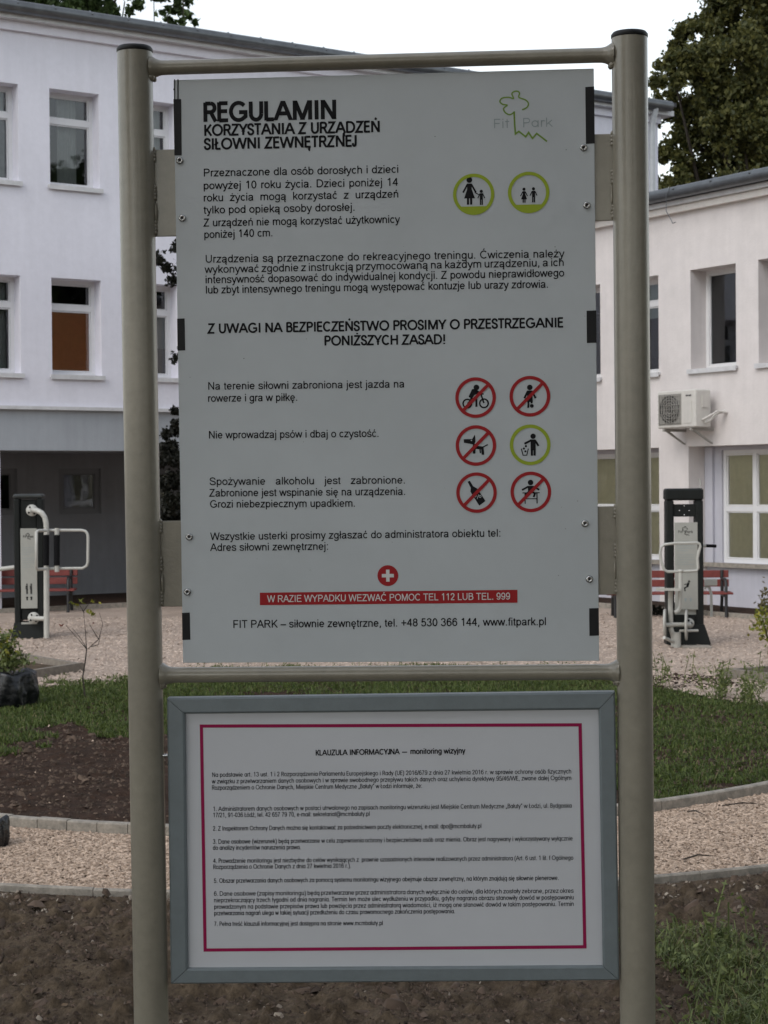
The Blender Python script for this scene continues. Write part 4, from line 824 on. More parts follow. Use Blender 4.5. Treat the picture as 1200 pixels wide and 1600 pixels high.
# ------------------------------------------------------------ training stations
def pylon_local(u, v, yaw, H, Wd, label, D=.34):
    b = gnd(u, v); rot = Matrix.Translation(Vector((b[0], b[1], 0))) @ Matrix.Rotation(yaw, 4, 'Z'); t = thing('training_pylon', label, 'outdoor gym station', rot=rot)
    return t, (lambda x, y, z: tuple(rot @ Vector((x, y, z)))), rot
def plate(t, P, x0, x1, z0, z1, y, kind):
    mb = MB(); mb.box((x0, y, z0), (x1, y + .006, z1), P=P, bev=.002); pl = mb.build('instruction_plate', m_plate, t)
    O = np.array(P(0, y, 0)); A = np.array(P(1, y, 0)) - O; N = np.array(P(0, y - 1, 0)) - O
    pr = Print(O, A, np.array([0, 0, 1.]), N, .0015); w = x1 - x0; h = z1 - z0; cx = (x0 + x1) / 2
    # tree outline logo with the two words, a few lines of small print, two figures and two footprints
    s = w * .0032; lx, lz = cx - 15 * s, z1 - .10 * h
    cl = [(0, 0), (-12, 4), (-26, 2), (-32, 16), (-22, 24), (-36, 34), (-28, 46), (-8, 46), (-10, 58), (2, 64), (14, 58), (12, 46), (30, 40), (36, 28), (26, 16)]
    pr.stroke([(lx + a * s * 1.0, lz + b * s) for a, b in _spl(cl, 3)], .006); pr.stroke([(lx, lz), (lx, lz - 45 * s), (lx + 14 * s, lz - 38 * s), (lx + 26 * s, lz - 56 * s), (lx + 36 * s, lz - 44 * s), (lx + 60 * s, lz - 64 * s)], .006)
    pr.text('Fit', (cx - w * .34, lz - 26 * s), (cx - w * .15, lz - 26 * s), .030, 12, GF); pr.text('Park', (cx - w * .04, lz - 26 * s), (cx + w * .30, lz - 26 * s), .030, 12, GF)
    for k in range(9):
        zz = z1 - h * (.24 + .028 * k) - (.02 if k > 3 else 0); ww = w * (.40 if k % 4 != 3 else .26)
        pr.stroke([(cx - w * .40, zz), (cx - w * .40 + 2 * ww * .95, zz)], .0045, 1)
    if kind == 'stand':
        for sx in (-.13, .13):
            X = cx + sx * w; Z = z0 + h * .24
            pr.disc(X, Z + .062, .010); pr.stroke([(X, Z + .05), (X, Z)], .018); pr.stroke([(X - .006, Z), (X - .006, Z - .062)], .010); pr.stroke([(X + .006, Z), (X + .006, Z - .062)], .010); pr.stroke([(X - .014, Z + .045), (X - .016, Z + .0)], .007)
            pr.disc(X, z0 + h * .135, .014); pr.disc(X, z0 + h * .112, .011)
        pr.stroke([(cx - w * .3, z0 + h * .175), (cx + w * .3, z0 + h * .175)], .003, 1)
    else:
        X = cx + .02; Z = z0 + h * .26
        pr.disc(X + .012, Z + .065, .013); pr.stroke([(X + .006, Z + .05), (X - .01, Z)], .026); pr.stroke([(X - .01, Z), (X - .04, Z - .01), (X - .035, Z - .05)], .014); pr.stroke([(X + .0, Z + .035), (X - .045, Z + .03)], .009)
        for dx in (-.03, .03): pr.disc(X + dx, z0 + h * .12, .013, 1); pr.disc(X + dx, z0 + h * .10, .009, 1)
    pr.build('print', [m_ink, m_logogrey], pl)
# left station: lat and press station with two hand loops
YL = 1.9 * FOC / (998 - 766.)
tl, PL, rL = pylon_local(48, 998, .10, 1.9, .38, 'dark training pylon with hand loops and black grips at the left picture edge')
mb = MB(); mb.box((-.185, -.15, .02), (-.105, .15, 1.80), P=PL, bev=.015); mb.build('side_column', m_anth, tl)
mb = MB(); mb.box((.105, -.15, .02), (.185, .15, 1.80), P=PL, bev=.015); mb.build('side_column', m_anth, tl)
mb = MB(); mb.box((-.104, -.12, .25), (.104, .10, 1.78), P=PL, bev=.01); mb.build('core_panel', m_anth, tl)
mb = MB(); mb.box((-.19, -.155, 1.80), (.19, .155, 1.86), P=PL, bev=.02); mb.build('top_cap', m_anth2, tl)
mb = MB(); mb.hexa([PL(-.235, -.19, 0), PL(.235, -.19, 0), PL(.235, .19, 0), PL(-.235, .19, 0), PL(-.19, -.155, .22), PL(.19, -.155, .22), PL(.19, .155, .22), PL(-.19, .155, .22)]); mb.build('foot', m_anth, tl)
mb = MB(); mb.box((-.10, -.168, .20), (.10, -.150, .225), P=PL); mb.build('foot_strip', m_plate, tl)
plate(tl, PL, -.10, .105, .40, 1.42, -.152, 'stand')
LL = lambda u, v, y=-.3: (Vector(at(u, v, YL + y)))
C3 = lambda x, y, d=-.3: LL(x / 3.636, 680 + y / 3.636, d)
for (cx_, cy_) in ((182, 427), (192, 1038)):
    mb = MB(); mb.lathe(C3(cx_, cy_, -.155), (0, -1, 0), [(0, .0), (.075, 0), (.075, .012), (0.02, .012), (.0, .013)], 20)
    fl = mb.build('flange', m_pipe, tl)
    for k in range(4):
        a = k * PI / 2 + .6; c = C3(cx_, cy_, -.168) + Vector((math.cos(a) * .05, 0, math.sin(a) * .05)); mb = MB(); mb.lathe(c, (0, -1, 0), [(.012, 0), (.012, .008), (0, .009)], 8); mb.build('bolt', m_foam, fl)
mb = MB(); mb.tube([C3(182, 427, -.16), C3(190, 425, -.26), C3(212, 428, -.32), C3(238, 442, -.34), C3(254, 466, -.34), C3(262, 500, -.34), C3(264, 565, -.34)], .034, 12); mb.build('bent_pipe', m_pipe, tl)
mb = MB(); mb.tube([C3(264, 750, -.34), C3(265, 1152, -.34)], .036, 12); mb.tube([C3(192, 1040, -.17), C3(200, 1041, -.30), C3(255, 1042, -.34)], .030, 10); mb.build('pole', m_pipe, tl)
for gx in (262, 323):
    mb = MB(); mb.tube([C3(gx, 566, -.34), C3(gx, 740, -.34)], .038, 12); mb.build('grip', m_foam, tl)
    mb = MB(); mb.tube([C3(gx, 528, -.34), C3(gx, 566, -.34)], .030, 10); mb.tube([C3(gx, 740, -.34), C3(gx, 776, -.34)], .030, 10); mb.build('collar', m_pipe, tl)
mb = MB(); mb.tube([C3(235, 541), C3(325, 540), C3(465, 540), C3(485, 545), C3(497, 560), C3(500, 580), C3(499, 720), C3(492, 742), C3(470, 756), C3(325, 757), C3(222, 762)], .0185, 8); mb.build('hand_loop', m_pipe, tl)
mb = MB(); mb.tube([C3(262, 541, -.42), C3(215, 543, -.55), C3(206, 550, -.6), C3(206, 755, -.6), C3(215, 763, -.55), C3(262, 760, -.42)], .020, 8); mb.build('hand_loop', m_pipe, tl)
mb = MB(); mb.tube([C3(-160, 775, .3), C3(-60, 765, .3), C3(20, 758, .2), C3(100, 748, .15)], .028, 10); mb.tube([C3(-160, 775, .3), C3(-165, 1150, .3)], .036, 10); mb.build('side_rail', m_pipe, tl)

# right station: cross trainer
YR = 1.9 * FOC / (1008 - 758.)
tR, PR, rR = pylon_local(1069, 1008, -.06, 1.89, .44, 'dark open-topped training pylon with pale cross trainer in front')
px = 1 / 3.636 / (FOC / YR)    # metres per zoomed pixel at this station
X = lambda a: (a - 615) * px
Z = lambda b: (1197 - b) * px
for a, b in ((512, 555), (678, 719)):
    mb = MB(); mb.box((X(a), -.14, .02), (X(b), .14, Z(372)), P=PR, bev=.015); mb.build('side_column', m_anth, tR)
mb = MB(); mb.box((X(508), -.15, Z(374)), (X(721), .15, Z(306)), P=PR, bev=.02); mb.build('top_cap', m_anth, tR)
for z0, z1 in ((Z(466), Z(396)),):
    mb = MB(); mb.box((X(555) + .001, -.11, z0), (X(678) - .001, .11, z1), P=PR); cb = mb.build('cross_block', m_anth, tR)
    for (a, b) in ((588, 432), (643, 432), (615, 405), (615, 457)): mb = MB(); mb.lathe(PR(X(a), -.111, Z(b)), (0, -1, 0), [(.010, 0), (.008, .006), (0, .007)], 8); mb.build('bolt', m_steel, cb)
mb = MB(); mb.box((X(555) + .001, -.11, Z(1150)), (X(678) - .001, .11, Z(1020)), P=PR); mb.build('lower_block', m_anth, tR)
mb = MB(); mb.hexa([PR(X(508), -.18, 0), PR(X(760), -.18, 0), PR(X(760), .18, 0), PR(X(508), .18, 0), PR(X(512), -.15, Z(1075)), PR(X(722), -.15, Z(1075)), PR(X(722), .15, Z(1075)), PR(X(512), .15, Z(1075))]); mb.build('foot', m_anth, tR)
mb = MB(); mb.box((X(557), -.10, Z(1030)), (X(690), -.02, Z(985)), P=PR); mb.build('backing_block', m_plate, tR)
plate(tR, PR, X(557), X(686), Z(990), Z(498), -.148, 'sit')
D3 = lambda x, y, d=-.45: Vector(at(900 + x / 3.636, 680 + y / 3.636, YR + d))
mb = MB(); lp = [(500, 621), (560, 614), (690, 611), (702, 618), (706, 632), (698, 660), (690, 700), (694, 755), (686, 770), (600, 774), (520, 775), (502, 765), (492, 740), (480, 700), (478, 665), (484, 638)]
mb.tube([D3(a, b) for a, b in lp], .0165, 8, closed=True); mb.build('handlebar', m_pipe, tR)
mb = MB(); mb.tube([D3(594, 762), D3(594, 880), D3(590, 975), D3(580, 998), D3(560, 1008)], .027, 10); mb.lathe(D3(594, 778), (0, 0, 1), [(0, 0), (.035, 0), (.035, .03), (0, .032)], 12); mb.build('stem', m_pipe, tR)
mb = MB(); mb.hexa([tuple(D3(455, 882, -.65)), tuple(D3(594, 886, -.65)), tuple(D3(594, 886, -.38)), tuple(D3(455, 882, -.38)), tuple(D3(455, 867, -.65)), tuple(D3(594, 870, -.65)), tuple(D3(594, 870, -.38)), tuple(D3(455, 867, -.38))]); mb.build('seat', m_pipe, tR)
mb = MB(); mb.tube([D3(537, 886), D3(536, 980), D3(540, 1100), D3(552, 1140), D3(566, 1165)], .030, 10); mb.tube([D3(568, 1120), D3(568, 1215)], .058, 14); mb.build('post', m_pipe, tR)
for cx_, cy_, r_, d_ in ((505, 1065, .155, -.55), (627, 1078, .175, -.40)):
    mb = MB(); mb.lathe(D3(cx_, cy_, d_), (.97, -.22, 0), [(0, -.012), (r_, -.012), (r_ + .006, 0), (r_, .012), (0, .012)], 28); mb.build('flywheel_disc', m_pipe, tR)
mb = MB(); mb.tube([D3(505, 1078, -.5), D3(570, 1076, -.45), D3(650, 1076, -.38)], .026, 10); mb.tube([D3(590, 1112, -.5), D3(692, 1110, -.38)], .016, 8); mb.tube([D3(500, 1150, -.7), D3(548, 1172, -.5)], .02, 8); mb.build('crank', m_pipe, tR)
mb = MB(); mb.lathe(D3(642, 1068, -.30), (0, -1, 0), [(0, -.01), (.06, -.01), (.06, .012), (0, .013)], 18); fl = mb.build('flange', m_pipe, tR)
for a, b in ((632, 1080), (656, 1068), (640, 1052)): mb = MB(); mb.lathe(D3(a, b, -.315), (0, -1, 0), [(.014, -.01), (.014, .006), (0, .007)], 8); mb.build('bolt', m_foam, fl)
mb = MB(); q = D3(600, 1222, -.5); mb.box((q.x, q.y - .12, 0.0), (q.x + .34, q.y + .12, .035), bev=.008); mb.build('footing', m_kerb, tR)
mb = MB(); mb.tube([D3(722, 628, .1), D3(738, 628, .1)], .022, 8); mb.build('handle_joint', m_pipe, tR)
mb = MB(); mb.tube([D3(738, 628, .1), D3(797, 630, .1)], .019, 8); mb.build('grip', m_foam, tR)
mb = MB(); mb.tube([D3(700, 300, .2), D3(708, 285, .2), D3(706, 262, .2), D3(697, 248, .2)], .008, 6); mb.build('wire_end', m_pipe, tR)
mb = MB(); mb.tube([D3(728, 870, .5), D3(742, 858, .5), D3(758, 868, .5), D3(768, 900, .5), D3(770, 1030, .5)], .017, 8)
mb.box((D3(722, 0, .5).x, YR + .46, D3(0, 862, .5).z), (D3(795, 0, .5).x, YR + .50, D3(0, 822, .5).z), bev=.008); mb.build('rear_seat', m_pipe, tR)

# ------------------------------------------------------------ plants
def poly_branch(mb, pts, Y, r0, r1):
    P_ = [at(u, v, Y + dy) for u, v, dy in pts]; n = len(P_); mb.tube(P_, [r0 + (r1 - r0) * i / (n - 1) for i in range(n)], 6)
YS = 1.9 * FOC / (1092 - 766.); s3 = lambda a, b, dy=0: (a / 3.636, 680 + b / 3.636, dy)
t = thing('sapling', 'thin bare-stemmed sapling with a few yellow leaves in the grass on the left', 'sapling', tuple(at(134, 1092, YS)))
mb = MB(); poly_branch(mb, [s3(489, 1545), s3(478, 1440), s3(470, 1370), s3(484, 1290), s3(492, 1215)], YS, .009, .006)
for br_ in ([s3(492, 1215), s3(450, 1165, -.05), s3(375, 1080, -.15)], [s3(492, 1215), s3(484, 1100, .05), s3(474, 1000, .05)], [s3(500, 1213), s3(560, 1160, .08), s3(584, 1075, .1), s3(565, 1008, .12)],
            [s3(490, 1205), s3(455, 1150, .1), s3(410, 1095, .2)], [s3(560, 1160, .08), s3(530, 1110, .0), s3(505, 1070, -.1)], [s3(520, 1200, .0), s3(560, 1190, -.1), s3(570, 1140, -.15)], [s3(478, 1010, .05), s3(450, 960, .0)], [s3(474, 1000, .05), s3(510, 950, .1)]):
    poly_branch(mb, br_, YS, .0045, .002)
mb.build('stem', m_bark, t)
lv = []
for a, b, n_ in ((408, 955, 4), (455, 935, 4), (520, 938, 4), (566, 945, 2), (520, 1010, 6), (430, 975, 3), (470, 960, 2), (500, 1000, 3)):
    for _ in range(n_): lv.append(at(a / 3.636 + random.gauss(0, 3.2), 680 + b / 3.636 + random.gauss(0, 2), YS + random.gauss(.02, .08)))
V, F = leafcloud(np.array(lv), size=.055, seed=5, aspect=.45); rawmesh('leaves', V, F, l_yel, parent=t)
V, F = leafcloud(np.array([at(97.5, 976.5, YS - .15), at(146, 974, YS), at(94, 977, YS - .12), at(151, 1030, YS)]), size=.05, seed=8); rawmesh('leaves', V, F, l_redleaf, parent=t)
# bagged shrub
q = gnd(12, 1104); 
t = thing('bagged_shrub', 'yellow-green shrub standing in a crumpled black plastic bag on the lawn', 'shrub', tuple(q))
def bag(c, r, h, parent, seed, name='bag'):
    rr = np.random.default_rng(seed); n = 70; m_ = 24; V = []
    ph = rr.random(6) * 6
    for j in range(m_ + 1):
        z = h * j / m_
        for i in range(n):
            a = 2 * PI * i / n; f = 1 + .05 * math.sin(3 * a + ph[0]) + .045 * (float(value_noise(np.array([a * 9 + z * 10]), np.array([z * 9 - a * 2]), seed)[0]) - .5) + .03 * (float(value_noise(np.array([a * 12]), np.array([z * 60]), seed + 1)[0]) - .5) + .045 * math.sin(7 * a + ph[1] + z * 9) + .03 * math.sin(13 * a + ph[2] - z * 14) + .02 * math.sin(21 * a + z * 30)
            pr_ = r * f * (1 + .10 * math.sin(PI * j / m_) - (.08 if j == m_ else 0)); V.append((c[0] + pr_ * math.cos(a), c[1] + pr_ * math.sin(a), c[2] + z + .018 * math.sin(5 * a + ph[3]) * (j / m_) ** 2))
    F = [(j * n + i, j * n + (i + 1) % n, j * n + n + (i + 1) % n, j * n + n + i) for j in range(m_) for i in range(n)]
    b = len(V); V.append((c[0], c[1], c[2] + h * .86)); F += [(m_ * n + i, m_ * n + (i + 1) % n, b) for i in range(n)]
    mb = MB(); mb.add(V, F, 0, True); return mb.build(name, m_bag, parent)
bag((q[0], q[1], -.01), .235, .32, t, 3)
r_ = np.random.default_rng(4); c0 = np.array([q[0] + .0, q[1], .40])
P_ = np.vstack([c0 + r_.normal(size=(420, 3)) * (.10, .10, .045), at(8, 1008, q[1]) + r_.normal(size=(200, 3)) * (.06, .06, .06)])
V, F = leafcloud(P_, size=.045, seed=6); rawmesh('foliage', V, F, l_weed, parent=t)
P_ = at(6, 1010, q[1]) + r_.normal(size=(170, 3)) * (.075, .07, .075); V, F = leafcloud(P_, size=.042, seed=7); rawmesh('foliage', V, F, l_yel, parent=t)
mb = MB()
for k in range(7): mb.tube([(q[0] + random.gauss(0, .03), q[1], .27), (q[0] + random.gauss(0, .08), q[1] + random.gauss(0, .05), .45), tuple(at(6 + random.gauss(0, 10), 1000, q[1]))], [.006, .005, .002], 5)
mb.build('stem', m_bark, t)
q2 = gnd(-6, 1318, 0); o = bag((q2[0] - .02, q2[1], -.01), .085, .14, None, 9, 'plastic_bag'); tag(o, 'small crumpled black plastic bag lying on the chip path at the left edge', 'bag')
# right edge shrub and bed plant
def bush(label, c, sp, n, size, lm, seed, name='shrub', base=None, stems=6):
    base = base if base is not None else np.array([c[0], c[1], 0]); t = thing(name, label, 'shrub', tuple(base)); r = np.random.default_rng(seed)
    sub = c + r.normal(size=(14, 3)) * np.array(sp) * .8; P_ = sub[r.integers(0, 14, n)] + r.normal(size=(n, 3)) * np.array(sp) * .42; P_[:, 2] = np.maximum(P_[:, 2], .02)
    V, F = leafcloud(P_, size=size, seed=seed); rawmesh('foliage', V, F, lm, parent=t); mb = MB()
    for k in range(stems): e = sub[k]; mb.tube([tuple(base + r.normal(size=3) * (.03, .03, 0)), tuple((base + e) / 2 + r.normal(size=3) * .03), tuple(e)], [.009, .006, .003], 5)
    mb.build('stem', m_bark, t)
bush('yellow-green shrub cut by the right picture edge above the timber bed', at(1212, 992, 17.6), (.12, .12, .14), 900, .05, l_yel, 21, base=np.array([at(1212, 992, 17.6)[0], 17.6, 0.]))
bush('small brownish plant in the soil bed under the olive blinds', at(1196, 945, 25.2), (.07, .07, .13), 260, .06, l_dry, 22, base=np.array([at(1196, 945, 25.2)[0], 25.2, 0.]))
_b = at(262, 960, 29.3)
bush('low dark plant in the bed beside the red bench on the right', at(1022, 952, 25.6), (.25, .1, .07), 300, .07, l_bush, 23, base=np.array([at(1022, 952, 25.6)[0], 25.6, 0.]))
# tall weeds at the back edge of the lawn
def stalks(pos, h, seed, lm, name, label, leafsize=.03, nleaf=16, cat='weeds'):
    r = np.random.default_rng(seed); V = []; F = []; C_ = []
    for p in pos:
        hh = h * (.5 + .7 * r.random()); l = r.normal(size=2) * hh * .18; w = .0035; b = len(V); a = r.random() * PI; dx, dy = math.cos(a) * w, math.sin(a) * w
        for t_ in (0, .5, 1.): V += [(p[0] + l[0] * t_ ** 2 - dx, p[1] + l[1] * t_ ** 2 - dy, p[2] + hh * t_), (p[0] + l[0] * t_ ** 2 + dx, p[1] + l[1] * t_ ** 2 + dy, p[2] + hh * t_)]
        F += [(b, b + 1, b + 3), (b, b + 3, b + 2), (b + 2, b + 3, b + 5), (b + 2, b + 5, b + 4)]
        for k in range(nleaf): t_ = .15 + .85 * r.random(); C_.append((p[0] + l[0] * t_ ** 2 + r.normal() * leafsize * .6, p[1] + l[1] * t_ ** 2 + r.normal() * leafsize * .6, p[2] + hh * t_))
    v2, f2 = leafcloud(np.array(C_), size=leafsize, seed=seed, aspect=.4); f2 = f2 + len(V)
    return tag(stuff(rawmesh(name, np.vstack([np.array(V), v2]), np.vstack([np.array(F), f2]), lm)), label, cat)
w_ = [gnd(1128 + random.gauss(0, 5), 1092 + random.gauss(0, 5)) for _ in range(22)] + [gnd(1172 + random.gauss(0, 8), 1104 + random.gauss(0, 5)) for _ in range(26)] + [gnd(random.uniform(1020, 1200), 1080 + random.gauss(0, 5)) for _ in range(22)]
stalks(w_, .30, 31, l_weed, 'weeds', 'tall leafy weeds at the back edge of the lawn on the right', .04, 14)
w_ = [gnd(random.uniform(290, 960), 1052 + random.gauss(0, 5)) for _ in range(60)] + [gnd(random.uniform(60, 200), 1075 + random.gauss(0, 4)) for _ in range(20)]
stalks(w_, .13, 32, l_weed, 'weeds', 'low weeds along the chip edge of the lawn behind the sign', .03, 8)
# near weeds bottom right
r_ = np.random.default_rng(51); n = 26000; x = .45 + 2.4 * r_.random(n); y = 4.6 + 3.4 * r_.random(n)
edge = 7.55 - .35 * np.clip(x - 1.3, 0, 1) + (value_noise(x * 3, y * 3, 12) - .5) * .7; left = 1.02 - .55 * np.clip((6.15 - y) / .8, 0, 1) + (value_noise(x * 4 + 9, y * 4, 13) - .5) * .3
k = (y < edge) & (x > left) & (fbm(x, y, 2.2, 3, 60) + .20 > r_.random(n) * .38)
pos = onto(NS, np.stack([x[k], y[k], np.zeros(k.sum())], -1)); V, F = blades(pos, .10, .007, 1.9, 52)
tag(stuff(rawmesh('weeds', V, F, l_weed)), 'tangled grassy weeds on the soil at the lower right', 'weeds')
k2 = r_.random(len(pos)) < .55; P_ = pos[k2] + np.stack([r_.normal(size=k2.sum()) * .02, r_.normal(size=k2.sum()) * .02, .012 + .05 * r_.random(k2.sum())], -1)
V, F = leafcloud(P_, size=.034, seed=53, aspect=.45); tag(stuff(rawmesh('weeds', V, F, l_weed)), 'small leaves of the weeds at the lower right', 'weeds')
k3 = r_.random(len(pos)) < .10; V, F = blades(pos[k3], .13, .005, 1.6, 54); tag(stuff(rawmesh('dry_grass', V, F, l_dry)), 'dry straw stalks among the weeds at the lower right', 'dry grass')
k4 = r_.random(len(pos)) < .012; stalks([tuple(p) for p in pos[k4]], .22, 55, l_weed, 'weeds', 'taller leafy stems standing up from the weeds at the lower right', .035, 16)
# a few twigs on the path
for i, (u0, v0, u1, v1) in enumerate(((1068, 1346, 1114, 1341), (1128, 1262, 1194, 1260), (1074, 1271, 1100, 1276))):
    a = gnd(u0, v0); b = gnd(u1, v1); a[2] = b[2] = .012; mb = MB(); mb.tube([a, (a + b) / 2 + np.array([0, .01, .012]), b], [.004, .005, .002], 5)
    tag(mb.build('twig', m_bark), ['dark twig lying across the middle of the chip path', 'longest dark twig lying beside the far kerb', 'short twig near the far kerb just right of the post'][i], 'twig')

# ------------------------------------------------------------ trees
def C_(lst, Y, dz=2.5, seed=1):
    r = np.random.default_rng(seed); out = []
    for u, v, rp in lst: y = Y + r.uniform(-dz, dz); p = at(u, v, y); out.append((p[0], p[1], p[2], rp / FOC * y))
    return out
cl = C_([(1052, 112, 34), (1082, 62, 34), (1108, 30, 30), (1150, 10, 50), (1095, 120, 48), (1050, 175, 34), (1100, 190, 52), (1150, 100, 60), (1190, 50, 60), (1160, 180, 60), (1062, 240, 36), (1115, 262, 46), (1175, 250, 50),
         (1230, 120, 80), (1210, 210, 60), (1150, -60, 60), (1230, -40, 90), (1300, 60, 100), (1320, 180, 90), (1060, 300, 40), (1150, 330, 60), (1250, 300, 80), (1330, -100, 90), (1010, 250, 30), (1000, 320, 40)], 46, 2.2, 3)
tree('tall dense olive-green broadleaf tree behind the warm white wing', (10.2, 47, 0), cl, l_right, 5400, .145, .34, 61)
cl = C_([(-60, -10, 60), (10, -10, 45), (60, -15, 45), (110, -8, 42), (160, -12, 38), (195, 2, 26), (-10, 30, 40), (80, 25, 35), (130, 28, 30), (170, 35, 22), (20, -70, 60), (110, -70, 60), (200, -60, 40), (0, 60, 50), (100, 70, 50)], 42, 2.0, 4)
tree('dark green tree rising above the roof at the top left', (-8.0, 43, 0), cl, l_left, 3200, .16, .3, 62)
cl = C_([(262, 22, 22), (285, 2, 20), (240, -22, 24), (285, -35, 24), (285, 40, 22), (262, 55, 24), (245, 75, 24)], 40, 1.0, 5)
tree('smaller tree crown with sky gaps above the roof left of the rail', (-4.9, 40.5, 0), cl, l_left, 1900, .15, .16, 63)
cl = C_([(268, 395, 26), (300, 420, 45), (345, 380, 50), (330, 460, 40), (300, 560, 26), (345, 560, 45)], 27.2, .3, 6)
tree('slender dark-leaved tree mostly hidden behind the board beside the left post', (at(318, 950, 27.2)[0], 27.2, 0), cl, l_bush, 4200, .085, .05, 64, limbs=False)
cl = C_([(270, 690, 26), (272, 745, 28), (280, 800, 35), (262, 720, 20), (266, 790, 24), (260, 760, 16), (310, 660, 30), (310, 730, 45), (280, 860, 34), (320, 880, 45), (285, 650, 18)], 26.8, .3, 7)
tree('dark purple-green bush growing against the long building beside the left post', (at(292, 950, 26.8)[0], 26.8, 0), cl, l_bush, 15000, .075, .06, 65, limbs=False)
# trees standing behind the photographer: they shade the sign and show in the window panes
r_ = np.random.default_rng(70)
BT = [(-6.5, -4.5, 8.6, 'broad tree behind the photographer on the left side'), (-.6, -5.5, 8.9, 'broad tree directly behind the photographer'), (5.5, -6, 8.0, 'broad tree behind the photographer on the right side'), (12.5, -9, 7.5, 'broad tree behind the photographer at the far right'), (-13.5, -8, 7.5, 'broad tree behind the photographer at the far left')]
for i, (x, y, zc, lab) in enumerate(BT):
    cl = [(x + r_.normal() * 1.9, y + r_.normal() * 1.7, zc + r_.normal() * 1.9, 1.5 + .6 * r_.random()) for _ in range(22)]
    cl = [c for c in cl if c[2] - c[3] > 3.3]
    tree(lab, (x, y, 0), cl, l_left, 190, .40, .25, 71 + i, group='row of trees behind the photographer')

for i, (x, y) in enumerate(((24, -6), (29, 1), (33, -9), (37, 4), (41, -4), (46, 9), (30, -3), (35, -14), (27, 5))):
    cl = [(x + r_.normal() * 2.2, y + r_.normal() * 2.2, 3.0 + (6.5 + 3.5 * r_.random()) * r_.random(), 1.9 + .6 * r_.random()) for _ in range(26)]
    tree('tree of the row closing the yard far off to the right', (x, y, 0), cl, l_left, 230, .50, .25, 91 + i, group='row of trees far off to the right of the yard')

# ------------------------------------------------------------ the sign stand
yaw, lean, r2 = -.0684, .0176, .0032
_ax = np.array([math.cos(yaw), math.sin(yaw), 0]); _up = np.array([0, 0, 1.]); _n = np.cross(_ax, _up)
_up = math.cos(lean) * _up + math.sin(lean) * _n
SA = math.cos(r2) * _ax + math.sin(r2) * _up; SB = -math.sin(r2) * _ax + math.cos(r2) * _up; SN = np.cross(SA, SB)
SO = np.array([.0066, 4.0, 2.1682])
def S(u, v, off=0.0):
    d = ray(u, v); q = SO + SN * off; k = ((q - _O) @ SN) / (d @ SN); p = _O + d * k - q; return float(p @ SA), float(p @ SB)
def PS(x, y, z): return tuple(SO + SA * x + SB * z - SN * y)      # x right, y away from the viewer, z up
xl, xr, zt = -.564, .5557, .7338
st = thing('sign_stand', 'tall cream-grey tubular stand holding the grey regulations board', 'information board', (.0, 4.0, 0))
PRAD = .0400
for x_ in (xl, xr):
    zb_ = -SO[2] / SB[2] - .05
    mb = MB(); mb.tube([PS(x_, 0, zb_)] + [PS(x_, 0, zb_ + (zt - .004 - zb_) * k / 6) for k in range(1, 6)] + [PS(x_, 0, zt - .004)], PRAD, 64); po = mb.build('post', m_post, st)
    mb = MB(); mb.lathe(PS(x_, 0, zt - .004), SB, [(PRAD * 1.0, 0), (PRAD * 1.03, .002), (PRAD * 1.03, .008), (PRAD * .93, .013), (0, .014)], 48); mb.build('post_cap', m_cap, po)
def collar_tube(mb, a, b, r, wob=.0, n=24):
    """rail with an uneven weld bead at both ends"""
    a = np.array(a); b = np.array(b); L = np.linalg.norm(b - a); prof = [(0, 1.62), (.006, 1.55), (.012, 1.30), (.018, 1.12), (.026, 1.02), (.04, 1.0)]
    ts = [t for t, _ in prof] + list(np.linspace(.08, L - .08, 9)) + [L - t for t, _ in prof[::-1]]
    rs = [r * k for _, k in prof] + [r] * 9 + [r * k for _, k in prof[::-1]]
    mb.tube([a + (b - a) * t / L for t in ts], rs, n)
(ra, rb) = (S(240, 106), S(955, 87))
rz = lambda u, v: S(u, v)[1]
z1_, z2_ = rz(245, 106), rz(950, 86)
mb = MB(); collar_tube(mb, PS(xl + PRAD - .004, 0, z1_), PS(xr - PRAD + .004, 0, z2_), .0165); mb.build('top_rail', m_post, st)
z3_, z4_ = rz(262, 1055), rz(962, 1050)
mb = MB(); collar_tube(mb, PS(xl + PRAD - .004, .004, z3_), PS(xr - PRAD + .004, .004, z4_), .0178); mb.build('middle_rail', m_post, st)
# lumpy weld drips at the joints
def blob(mb, c, r, sc=(1, 1, 1), n=10):
    V = []; rr = random.Random(str(c)); m_ = 7
    for j in range(m_ + 1):
        for i in range(n):
            th = PI * j / m_; a = 2 * PI * i / n; k = r * (1 + rr.uniform(-.12, .12)); V.append(PS(c[0] + k * math.sin(th) * math.cos(a) * sc[0], c[1] + k * math.sin(th) * math.sin(a) * sc[1], c[2] + k * math.cos(th) * sc[2]))
    mb.add(V, [(j * n + i, j * n + (i + 1) % n, j * n + n + (i + 1) % n, j * n + n + i) for j in range(m_) for i in range(n)], 0, True)
for (x_, z_, sg) in ((xl, z1_, 1), (xr, z2_, -1), (xl, z3_, 1), (xr, z4_, -1)):
    mb = MB(); e = x_ + sg * PRAD; blob(mb, (e - sg * .002, -.008, z_ - .021), .010, (.9, 1, 1.1)); blob(mb, (e - sg * .006, -.012, z_ + .017), .009, (1.1, .8, .9)); blob(mb, (e + sg * .003, .004, z_ - .025), .007, (.8, 1, .9)); mb.build('weld', m_post, st)
